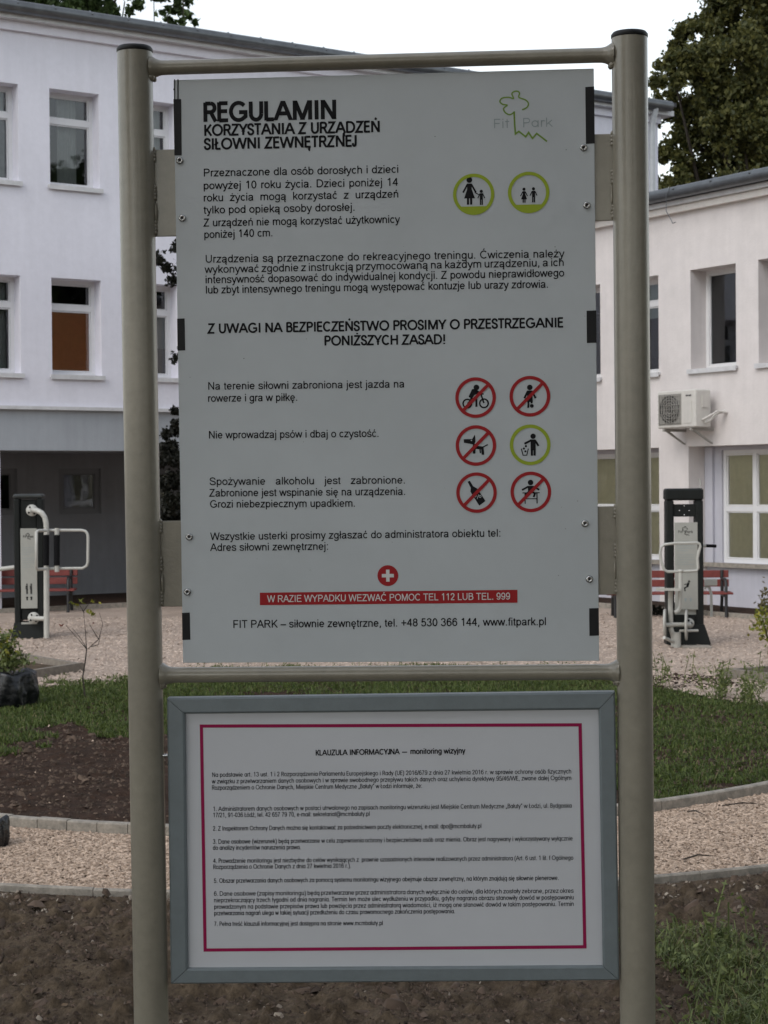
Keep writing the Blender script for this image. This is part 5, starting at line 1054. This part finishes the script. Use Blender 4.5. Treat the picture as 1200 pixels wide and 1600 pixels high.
# brackets (u0,v0,u1,v1 as photographed)
for (u0, v0, u1, v1, sg) in ((243, 233, 300, 368, 1), (958, 208, 905, 345, -1), (255, 814, 300, 948, 1), (962, 791, 905, 930, -1)):
    xa, za = S(u0, v0); xb, zb2 = S(u1, v1); xp = xl + PRAD - .004 if sg > 0 else xr - PRAD + .004
    mb = MB(); mb.box((min(xp, xb), .0065, zb2), (max(xp, xb), .0115, za), P=PS, bev=.0015); bk = mb.build('bracket', m_post, st)
    for zz in (za - .012, zb2 + .020, (za + zb2) / 2):
        mb = MB()
        for k in range(4): blob(mb, (xp + sg * .004, .001, zz + (k - 1.5) * .008), .0045, (1, 1, 1.2), 8)
        mb.build('weld', m_post, bk)
    mb = MB(); blob(mb, (xp + sg * .0065, -.0005, zb2 + .055), .006, (.55, .6, 3.6), 10); mb.build('paint_run', m_post, bk)
bw2, bh2 = .9517 / 2, 1.3312 / 2
mb = MB(); mb.box((-bw2, .0, -bh2), (bw2, .0060, bh2), P=PS, bev=.0008); bd = mb.build('board', m_board, st)
for (u, v) in ((281, 251), (285, 341), (296, 839), (293, 925), (912, 231), (917, 321), (914, 818), (921, 905)):
    x_, z_ = S(u, v); mb = MB(); mb.lathe(PS(x_, 0, z_), SN, [(.0088, 0), (.0085, .0022), (.0066, .0042), (.0042, .0052), (.0040, .0030), (0, .0028)], 20); rv = mb.build('rivet', m_steel, bd)
    mb = MB(); mb.lathe(PS(x_, -.0029, z_), SN, [(.0034, 0), (0, .0002)], 6, smooth=False); mb.build('rivet_socket', m_ink, rv)
for (pts) in (((269.5, 155), (283, 155), (284, 243), (271, 243)), ((275, 498), (288.5, 497.5), (289.5, 547.5), (276, 548)), ((284, 957.5), (296.5, 957), (297.5, 999.5), (284.5, 1000)),
              ((914.5, 136), (931, 135), (932, 224), (915.5, 225)), ((916.5, 485.5), (933, 485), (933.5, 535.5), (917, 536)), ((920.5, 950.5), (935.5, 950), (936, 993), (921, 993.5)),
              ((272.2, 124), (273.6, 124), (273.6, 155), (272.2, 155)), ((277.2, 124), (279.0, 124), (279.0, 155), (277.2, 155)), ((269.5, 138.5), (273.5, 138.8), (273.5, 141), (269.5, 140.8))):
    q = [S(*p) for p in pts]; q = [(min(max(a, -bw2 - .0006), bw2 + .0006), b) for a, b in q]
    mb = MB(); mb.hexa([PS(q[3][0], -.0007, q[3][1]), PS(q[2][0], -.0007, q[2][1]), PS(q[2][0], .0005, q[2][1]), PS(q[3][0], .0005, q[3][1]), PS(q[0][0], -.0007, q[0][1]), PS(q[1][0], -.0007, q[1][1]), PS(q[1][0], .0005, q[1][1]), PS(q[0][0], .0005, q[0][1])])
    mb.build('tape_strip', m_tape, bd)
K = 4.0 / FOC      # metres per photographed pixel on the board
def newprint(lift=.0006): return Print(SO, SA, SB, SN, lift)
def block(name, lines, font, wt, mats=m_ink, parent=None, e=0, narrow=None, off=0.0):
    pr = newprint(.0006 + off)
    for (txt, x0, y0, x1, y1, cap, just) in lines:
        pr.text(txt, S(x0, y0, off), S(x1, y1, off), cap * K, wt, font, just, 0, e, narrow=None if not just else cap * 0 + just)
    return pr.build(name, mats, parent or bd)
block('heading', [('REGULAMIN', 317.5, 190.5, 527, 186, 30, 0)], GF, 15)
block('heading', [('KORZYSTANIA Z URZĄDZEŃ', 318.7, 212.5, 594.5, 206.3, 17.5, 0), ('SIŁOWNI ZEWNĘTRZNEJ', 318.7, 234, 557.5, 228.7, 17.5, 0)], GF, 14)
J = 1.60 / 1.60
def jf(cap): return 1.0
block('lettering', [('Przeznaczone dla osób dorosłych i dzieci', 317.5, 276, 623.3, 270, 12.2, .98), ('powyżej 10 roku życia. Dzieci poniżej 14', 317.5, 296, 622.5, 290.3, 12.2, .98),
    ('roku życia mogą korzystać z urządzeń', 317.5, 315, 623.5, 308.7, 12.2, .98), ('tylko pod opieką osoby dorosłej.', 318, 334, 555.5, 329.3, 12.2, 0),
    ('Z urządzeń nie mogą korzystać użytkownicy', 318, 354, 625, 348.3, 12.2, 0), ('poniżej 140 cm.', 318.5, 372.3, 427, 369.3, 12.2, 0)], GL, 10.4)
block('lettering', [('Urządzenia są przeznaczone do rekreacyjnego treningu. Ćwiczenia należy', 320.4, 410.6, 882, 402, 12.2, .99), ('wykonywać zgodnie z instrukcją przymocowaną na każdym urządzeniu, a ich', 320, 426.8, 882, 415.6, 12.2, .99),
    ('intensywność dopasować do indywidualnej kondycji. Z powodu nieprawidłowego', 320.5, 442.9, 882, 432, 12.2, .96), ('lub zbyt intensywnego treningu mogą występować kontuzje lub urazy zdrowia.', 321, 458.8, 857.6, 449.6, 12.2, 0)], GL, 10.4)
block('heading', [('Z UWAGI NA BEZPIECZEŃSTWO PROSIMY O PRZESTRZEGANIE', 324.7, 521, 880.8, 511.4, 15.2, 0), ('PONIŻSZYCH ZASAD!', 506.6, 540, 696.8, 537.6, 15.2, 0)], GF, 14)
block('lettering', [('Na terenie siłowni zabroniona jest jazda na', 324.4, 609, 632.6, 605.5, 12, .97), ('rowerze i gra w piłkę.', 324.5, 628, 465.7, 626.2, 12, 0)], GL, 10.4)
block('lettering', [('Nie wprowadzaj psów i dbaj o czystość.', 325.7, 685.3, 592.8, 682.7, 12, 0)], GL, 10.4)
block('lettering', [('Spożywanie alkoholu jest zabronione.', 327, 758, 634.2, 755.6, 12, .99), ('Zabronione jest wspinanie się na urządzenia.', 327, 776, 634.4, 773.3, 12, 0), ('Grozi niebezpiecznym upadkiem.', 328, 793.4, 556, 791.7, 12, 0)], GL, 10.4)
block('lettering', [('Wszystkie usterki prosimy zgłaszać do administratora obiektu tel:', 328.7, 844, 783.3, 838.5, 12, 0), ('Adres siłowni zewnętrznej:', 328.7, 861, 514, 859, 12, 0)], GL, 10.4)
block('lettering', [('FIT PARK – siłownie zewnętrzne, tel. +48 530 366 144, www.fitpark.pl', 363.7, 981.3, 854, 976.8, 12.4, 0)], GL, 10.4)
# red emergency bar and cross
pr = newprint(); q = [S(*p) for p in ((406, 926), (808.5, 921.5), (808.5, 941.7), (406, 945.5))]; pr.poly(q, 0)
pr.text('W RAZIE WYPADKU WEZWAĆ POMOC TEL 112 LUB TEL. 999', S(417.7, 940.9), S(797.5, 936.6), 10.8 * K, 9, GL, 0, 1, .0006); pr.build('emergency_bar', [m_red, m_white], bd)
pr = newprint(); c = S(606, 899.4); pr.disc(*c, 16.4 * K, 0); a_ = 9.4 * K; b_ = 2.7 * K
pr.poly([(c[0] - a_, c[1] - b_), (c[0] + a_, c[1] - b_), (c[0] + a_, c[1] + b_), (c[0] - a_, c[1] + b_)], 1, .0006); pr.poly([(c[0] - b_, c[1] - a_), (c[0] + b_, c[1] - a_), (c[0] + b_, c[1] + a_), (c[0] - b_, c[1] + a_)], 1, .0008); pr.build('first_aid_cross', [m_red, m_white], bd)
# pictograms: coordinates in 1/7 pixels from the ring centre
def picto(u, v, ring, R=31.6, draw=None, name='pictogram', r_in=26.3, fill=False, slash=True):
    pr = newprint(); c = S(u, v); k = K / 6.957; Q = lambda x, y: (c[0] + x * k, c[1] - y * k)
    n = 56; ro, ri = R * K, r_in * K
    for i in range(n):
        a, b = 2 * PI * i / n, 2 * PI * (i + 1) / n
        pr.poly([(c[0] + ri * math.cos(a), c[1] + ri * math.sin(a)), (c[0] + ro * math.cos(a), c[1] + ro * math.sin(a)), (c[0] + ro * math.cos(b), c[1] + ro * math.sin(b)), (c[0] + ri * math.cos(b), c[1] + ri * math.sin(b))], 1, .0004)
    if fill:
        zf = -.58 * ro; x_ = math.sqrt((ri * 1.01) ** 2 - zf ** 2); a0 = math.atan2(zf, x_); a1 = -PI - a0
        pr.poly([(c[0] + ri * 1.01 * math.cos(a0 + (a1 - a0) * i / 16), c[1] + ri * 1.01 * math.sin(a0 + (a1 - a0) * i / 16)) for i in range(17)][::-1], 1, .0003)
    d = lambda x, y, r: pr.disc(*Q(x, y), r * k, 0)
    s = lambda w, *p: pr.stroke([Q(*a) for a in p], w * k, 0)
    po = lambda *p: pr.poly([Q(*a) for a in p], 0)
    draw(d, s, po, pr, Q, k)
    if slash:
        e = (R + r_in) / 2 * K * math.cos(PI / 4) * 1.0; pr.stroke([(c[0] - e, c[1] - e), (c[0] + e, c[1] + e)], 36 * k, 1, .0008)
    return pr.build(name, [m_ink, ring, m_board], bd)
def bike(d, s, po, pr, Q, k):
    for cx in (-90, 90):
        pts = [(cx + 46 * math.cos(2 * PI * i / 28), 63 + 46 * math.sin(2 * PI * i / 28)) for i in range(29)]; s(17, *pts)
    d(10, -110, 31); po((-38, -92), (-10, -96), (40, -68), (42, -50), (-12, -28), (-40, 8), (-76, -8)); s(20, (-20, -80), (32, -52), (62, -40)); s(14, (62, -42), (88, -36)); s(17, (58, -36), (90, 60)); s(22, (-58, 8), (8, 18), (8, 100)); s(12, (-90, 63), (-30, 0))
def ball(d, s, po, pr, Q, k):
    d(0, -95, 30); po((-30, -62), (30, -62), (30, 62), (-30, 62)); s(22, (-24, -52), (-60, 22)); s(22, (24, -52), (62, 22)); s(22, (-16, 50), (-18, 126)); s(22, (17, 50), (18, 78)); d(20, 105, 21)
def dog(d, s, po, pr, Q, k):
    po((-132, -70), (-38, -72), (-10, -120), (-6, -88), (-4, -40), (-20, -8), (-50, -16), (-92, -24), (-130, -32)); po((-30, -20), (8, -20), (20, 4), (82, 12), (90, 100), (62, 102), (56, 44), (-2, 36), (-8, 88), (-34, 88), (-36, 10)); s(13, (78, 16), (128, -8)); s(14, (44, 40), (48, 84)); pr.disc(*Q(-48, -56), 7 * k, 2, .0004)
def bin_(d, s, po, pr, Q, k):
    d(32, -92, 29); po((4, -58), (58, -58), (60, 60), (4, 60)); s(22, (14, -50), (-62, -12)); s(22, (52, -48), (90, 14)); s(24, (17, 50), (17, 118)); s(24, (47, 50), (47, 118))
    s(11, (-96, 40), (-78, 112), (-38, 112), (-20, 40)); d(-46, 14, 12); d(-68, 40, 12); d(-52, 70, 12)
def bottle(d, s, po, pr, Q, k):
    po((-96, -120), (-70, -130), (-38, -72), (8, -44), (26, -18), (96, 92), (28, 142), (-48, 20), (-66, -12), (-62, -52))
    for cx, cy in ((-14, 34), (38, 42)): pr.stroke([Q(cx + 11 * math.cos(2 * PI * i / 12), cy + 13 * math.sin(2 * PI * i / 12)) for i in range(13)], 5 * k, 2, .0004)
    pr.stroke([Q(22, 20), Q(6, 70)], 5 * k, 2, .0004)
def climb(d, s, po, pr, Q, k):
    d(-2, -102, 30); po((-32, -66), (28, -66), (26, 0), (-30, 0)); s(20, (-26, -58), (-95, -22)); s(20, (24, -58), (92, -22)); s(22, (-20, -2), (-50, 20), (-38, 60)); s(22, (14, -2), (44, 18), (30, 56)); s(11, (-90, 10), (96, 10)); s(11, (-64, 12), (-62, 128)); s(11, (66, 12), (66, 126)); s(10, (-62, 74), (66, 74))
def woman(d, s, po, x, y, k_, ch=False):
    d(x, y - 68 * k_, 14 * k_ * (1.05)); po((x - 12 * k_, y - 50 * k_), (x + 12 * k_, y - 50 * k_), (x + 12 * k_, y - 20 * k_), (x + 28 * k_, y + 26 * k_), (x - 28 * k_, y + 26 * k_), (x - 12 * k_, y - 20 * k_))
    s(9 * k_, (x - 10 * k_, y - 46 * k_), (x - 33 * k_, y - 4 * k_)); s(9 * k_, (x + 10 * k_, y - 46 * k_), (x + 33 * k_, y - 4 * k_)); s(11 * k_, (x - 8 * k_, y + 22 * k_), (x - 8 * k_, y + 58 * k_)); s(11 * k_, (x + 8 * k_, y + 22 * k_), (x + 8 * k_, y + 58 * k_))
def man(d, s, po, x, y, k_):
    d(x, y - 68 * k_, 15 * k_); po((x - 15 * k_, y - 50 * k_), (x + 15 * k_, y - 50 * k_), (x + 14 * k_, y + 10 * k_), (x - 14 * k_, y + 10 * k_)); s(9 * k_, (x - 13 * k_, y - 46 * k_), (x - 33 * k_, y - 4 * k_)); s(9 * k_, (x + 13 * k_, y - 46 * k_), (x + 33 * k_, y - 4 * k_))
    s(12 * k_, (x - 8 * k_, y + 6 * k_), (x - 8 * k_, y + 58 * k_)); s(12 * k_, (x + 8 * k_, y + 6 * k_), (x + 8 * k_, y + 58 * k_))
def adult_child(d, s, po, pr, Q, k): woman(d, s, po, -45, -12, 2.1); man(d, s, po, 82, 48, 1.15); s(10, (10, -20), (62, 8))
def two_kids(d, s, po, pr, Q, k): woman(d, s, po, -50, 42, 1.15); man(d, s, po, 52, 40, 1.15)
picto(740.1, 303.7, m_green, 32, adult_child, r_in=26.8, fill=True, slash=False)['label'] = 'green ring with an adult and child figure'
picto(826, 300.8, m_green, 32, two_kids, r_in=26.8, fill=True, slash=False)['label'] = 'green ring with two child figures'
picto(743.1, 621.3, m_red, draw=bike)['label'] = 'red ring over a cyclist'
picto(827.9, 619.1, m_red, draw=ball)['label'] = 'red ring over a ball player'
picto(743.6, 696.1, m_red, draw=dog)['label'] = 'red ring over a dog'
picto(828.4, 695.0, m_green, draw=bin_, slash=False)['label'] = 'green ring with a figure using a litter bin'
picto(744.6, 769.7, m_red, draw=bottle)['label'] = 'red ring over a bottle'
picto(829.4, 768.6, m_red, draw=climb)['label'] = 'red ring over a climbing figure'
# tree logo with words
pr = newprint(); z_ = lambda x, y: S(660 + x / 5.4545, 140 + y / 5.4545)
pr.stroke([z_(*p) for p in _spl([(780, 195), (745, 214), (705, 195), (692, 160), (722, 133), (682, 125), (660, 100), (682, 72), (738, 66), (776, 76), (762, 36), (782, 17), (812, 15), (828, 32), (822, 66), (878, 88), (903, 118), (890, 152), (850, 172)], 4)], 2.2 * K)
pr.stroke([z_(*p) for p in ((782, 186), (786, 300), (793, 378), (822, 356), (880, 402), (905, 366), (938, 416), (974, 374), (1062, 442))], 2.6 * K)
pr.text('Fit', z_(602, 330), z_(745, 326), 14.4 * K, 7.5, GF, 0, 1); pr.text('Park', z_(850, 322), z_(1112, 316), 14.4 * K, 7.5, GF, 0, 1); pr.build('tree_logo', [m_logogreen, m_logogrey], bd)
# faint scuffs: a few tiny specks of dirt
pr = newprint(.0004)
for k in range(26): x_, z2 = random.uniform(-bw2 * .95, bw2 * .95), random.uniform(-bh2 * .95, bh2 * .95); pr.disc(x_, z2, random.uniform(.0005, .0013), 0, 0, 7)
pr.build('dirt_speck', mat('dirt', (.12, .12, .11), .9), bd)

# ------------------------------------------------------------ the framed notice between the posts
FO = .016
nf = thing('framed_notice', 'white printed notice with crimson border in a blue-grey frame below the board', 'notice', PS(0, -FO, S(613, 1535)[1]))
out = [S(260.5, 1091, FO), (S(961, 1081, FO)), (S(968, 1532, FO)), (S(266.5, 1538, FO))]; inn = [S(288.5, 1115.5, FO), S(935.5, 1109, FO), S(942, 1510, FO), S(293, 1514, FO)]
def q3(p, y): return PS(p[0], y, p[1])
for i in range(4):
    j = (i + 1) % 4; a, b, c, d = out[i], out[j], inn[j], inn[i]; dv = np.array(b) - np.array(a); dv = dv / np.linalg.norm(dv) * .0007
    A_, B_, C2, D2 = [tuple(np.array(p) + s_ * dv) for p, s_ in ((a, 1), (b, -1), (c, -1), (d, 1))]
    mid = lambda p, q, t: (p[0] * (1 - t) + q[0] * t, p[1] * (1 - t) + q[1] * t)
    rows = [[q3(A_, .014), q3(A_, -FO + .004), q3(mid(A_, D2, .10), -FO), q3(mid(A_, D2, .88), -FO), q3(D2, -FO + .003), q3(D2, -FO + .012)], [q3(B_, .014), q3(B_, -FO + .004), q3(mid(B_, C2, .10), -FO), q3(mid(B_, C2, .88), -FO), q3(C2, -FO + .003), q3(C2, -FO + .012)]]
    V = rows[0] + rows[1]; F = [(k, k + 1, 7 + k, 6 + k) for k in range(5)] + [(5, 0, 6, 11), tuple(range(6)), tuple(range(11, 5, -1))]
    mb = MB(); mb.add(V, F); mb.build('frame_rail', m_frame, nf)
mb = MB(); V = [q3(p, .004) for p in inn]; e = .004
ex = lambda p, q: p
V = [PS(inn[0][0] - e, -.0042, inn[0][1] + e), PS(inn[1][0] + e, -.0042, inn[1][1] + e), PS(inn[2][0] + e, -.0042, inn[2][1] - e), PS(inn[3][0] - e, -.0042, inn[3][1] - e)]
V2 = [PS(inn[0][0] - e, .010, inn[0][1] + e), PS(inn[1][0] + e, .010, inn[1][1] + e), PS(inn[2][0] + e, .010, inn[2][1] - e), PS(inn[3][0] - e, .010, inn[3][1] - e)]
mb.hexa(V2 + V); pg = mb.build('paper', m_paper, nf)
PO = .0048
SP = lambda u, v: S(u, v, PO)
pr = Print(SO, SA, SB, SN, PO); b0 = [SP(312, 1132), SP(909, 1130), SP(916.5, 1482), SP(318, 1487)]
sh = 5.2 * K
b1 = [(b0[0][0] + sh, b0[0][1] - sh), (b0[1][0] - sh, b0[1][1] - sh), (b0[2][0] - sh, b0[2][1] + sh), (b0[3][0] + sh, b0[3][1] + sh)]
for i in range(4): j = (i + 1) % 4; pr.poly([b0[i], b0[j], b1[j], b1[i]])
pr.build('border', m_crim, pg)
def nblock(name, lines, wt, cap, m_):
    pr = Print(SO, SA, SB, SN, PO)
    for (t_, x0, y0, x1, y1, just) in lines: pr.text(t_, SP(x0, y0), SP(x1, y1), cap * K, wt, GF, bool(just), 0, 0, just or None)
    pr.build(name, m_, pg)
nblock('heading', [('KLAUZULA INFORMACYJNA — monitoring wizyjny', 493, 1180.5, 727, 1177, 0)], 13.5, 8.8, m_ink)
nblock('lettering', [('Na podstawie art. 13 ust. 1 i 2 Rozporządzenia Parlamentu Europejskiego i Rady (UE) 2016/679 z dnia 27 kwietnia 2016 r. w sprawie ochrony osób fizycznych', 331, 1214, 893, 1208.5, 0),
 ('w związku z przetwarzaniem danych osobowych i w sprawie swobodnego przepływu takich danych oraz uchylenia dyrektywy 95/46/WE, zwane dalej Ogólnym', 331, 1224.2, 893, 1218.7, 0),
 ('Rozporządzeniem o Ochronie Danych, Miejskie Centrum Medyczne „Bałuty” w Łodzi informuje, że:', 331, 1234.2, 660, 1231, 0)], 9.5, 7.2, m_ink2)
nblock('lettering', [('1. Administratorem danych osobowych w postaci utrwalonego na zapisach monitoringu wizerunku jest Miejskie Centrum Medyczne „Bałuty” w Łodzi, ul. Bydgoska', 332.5, 1267.3, 893.5, 1262, 0), ('17/21, 91-036 Łódź, tel. 42 657 79 70, e-mail: sekretariat@mcmbaluty.pl', 332.5, 1277, 578, 1274.8, 0)], 9.5, 7.2, m_ink2)
nblock('lettering', [('2. Z Inspektorem Ochrony Danych można się kontaktować za pośrednictwem poczty elektronicznej, e-mail: dpo@mcmbaluty.pl', 332.5, 1298, 752.5, 1293.8, 0)], 9.5, 7.2, m_ink2)
nblock('lettering', [('3. Dane osobowe (wizerunek) będą przetwarzane w celu zapewnienia ochrony i bezpieczeństwa osób oraz mienia. Obraz jest nagrywany i wykorzystywany wyłącznie', 332.5, 1318.5, 895, 1313.3, 0), ('do analizy incydentów naruszenia prawa.', 332.5, 1328, 470.5, 1327, 0)], 9.5, 7.2, m_ink2)
nblock('lettering', [('4. Prowadzenie monitoringu jest niezbędne do celów wynikających z  prawnie uzasadnionych interesów realizowanych przez administratora (Art. 6 ust. 1 lit. f Ogólnego', 333, 1348.5, 896, 1343.5, 0), ('Rozporządzenia o Ochronie Danych z dnia 27 kwietnia 2016 r.).', 333, 1358, 549, 1356, 0)], 9.5, 7.2, m_ink2)
nblock('lettering', [('5. Obszar przetwarzania danych osobowych za pomocą systemu monitoringu wizyjnego obejmuje obszar zewnętrzny, na którym znajdują się siłownie plenerowe.', 334, 1379.6, 873.5, 1375, 0)], 9.5, 7.2, m_ink2)
nblock('lettering', [('6. Dane osobowe (zapisy monitoringu) będą przetwarzane przez administratora danych wyłącznie do celów, dla których zostały zebrane, przez okres', 334, 1399.8, 896.5, 1395, .88),
 ('nieprzekraczający trzech tygodni od dnia nagrania. Termin ten może ulec wydłużeniu w przypadku, gdyby nagrania obrazu stanowiły dowód w postępowaniu', 334, 1410, 896.8, 1405.3, .86),
 ('prowadzonym na podstawie przepisów prawa lub powzięcia przez administratorą wiadomości, iż mogą one stanowić dowód w takim postępowaniu. Termin', 334.3, 1420.2, 897, 1415.6, .86),
 ('przetwarzania nagrań ulega w takiej sytuacji przedłużeniu do czasu prawomocnego zakończenia postępowania.', 334.3, 1430.3, 711.5, 1427, 0)], 9.5, 7.2, m_ink2)
nblock('lettering', [('7. Pełna treść klauzuli informacyjnej jest dostępna na stronie www.mcmbaluty.pl', 334.5, 1447, 598.5, 1445.5, 0)], 9.5, 7.2, m_ink2)
# small bolts holding the frame to the posts
for (u, v) in ((259, 1180), (967, 1174), (966, 1268)):
    x_, z2 = S(u, v); x_ = xl + PRAD if u < 600 else xr - PRAD
    mb = MB(); mb.tube([PS(x_ - .004, -.006, z2), PS(x_ + .010 * (1 if u < 600 else -1), -.006, z2)], .0042, 10); mb.build('side_bolt', m_steel, nf)
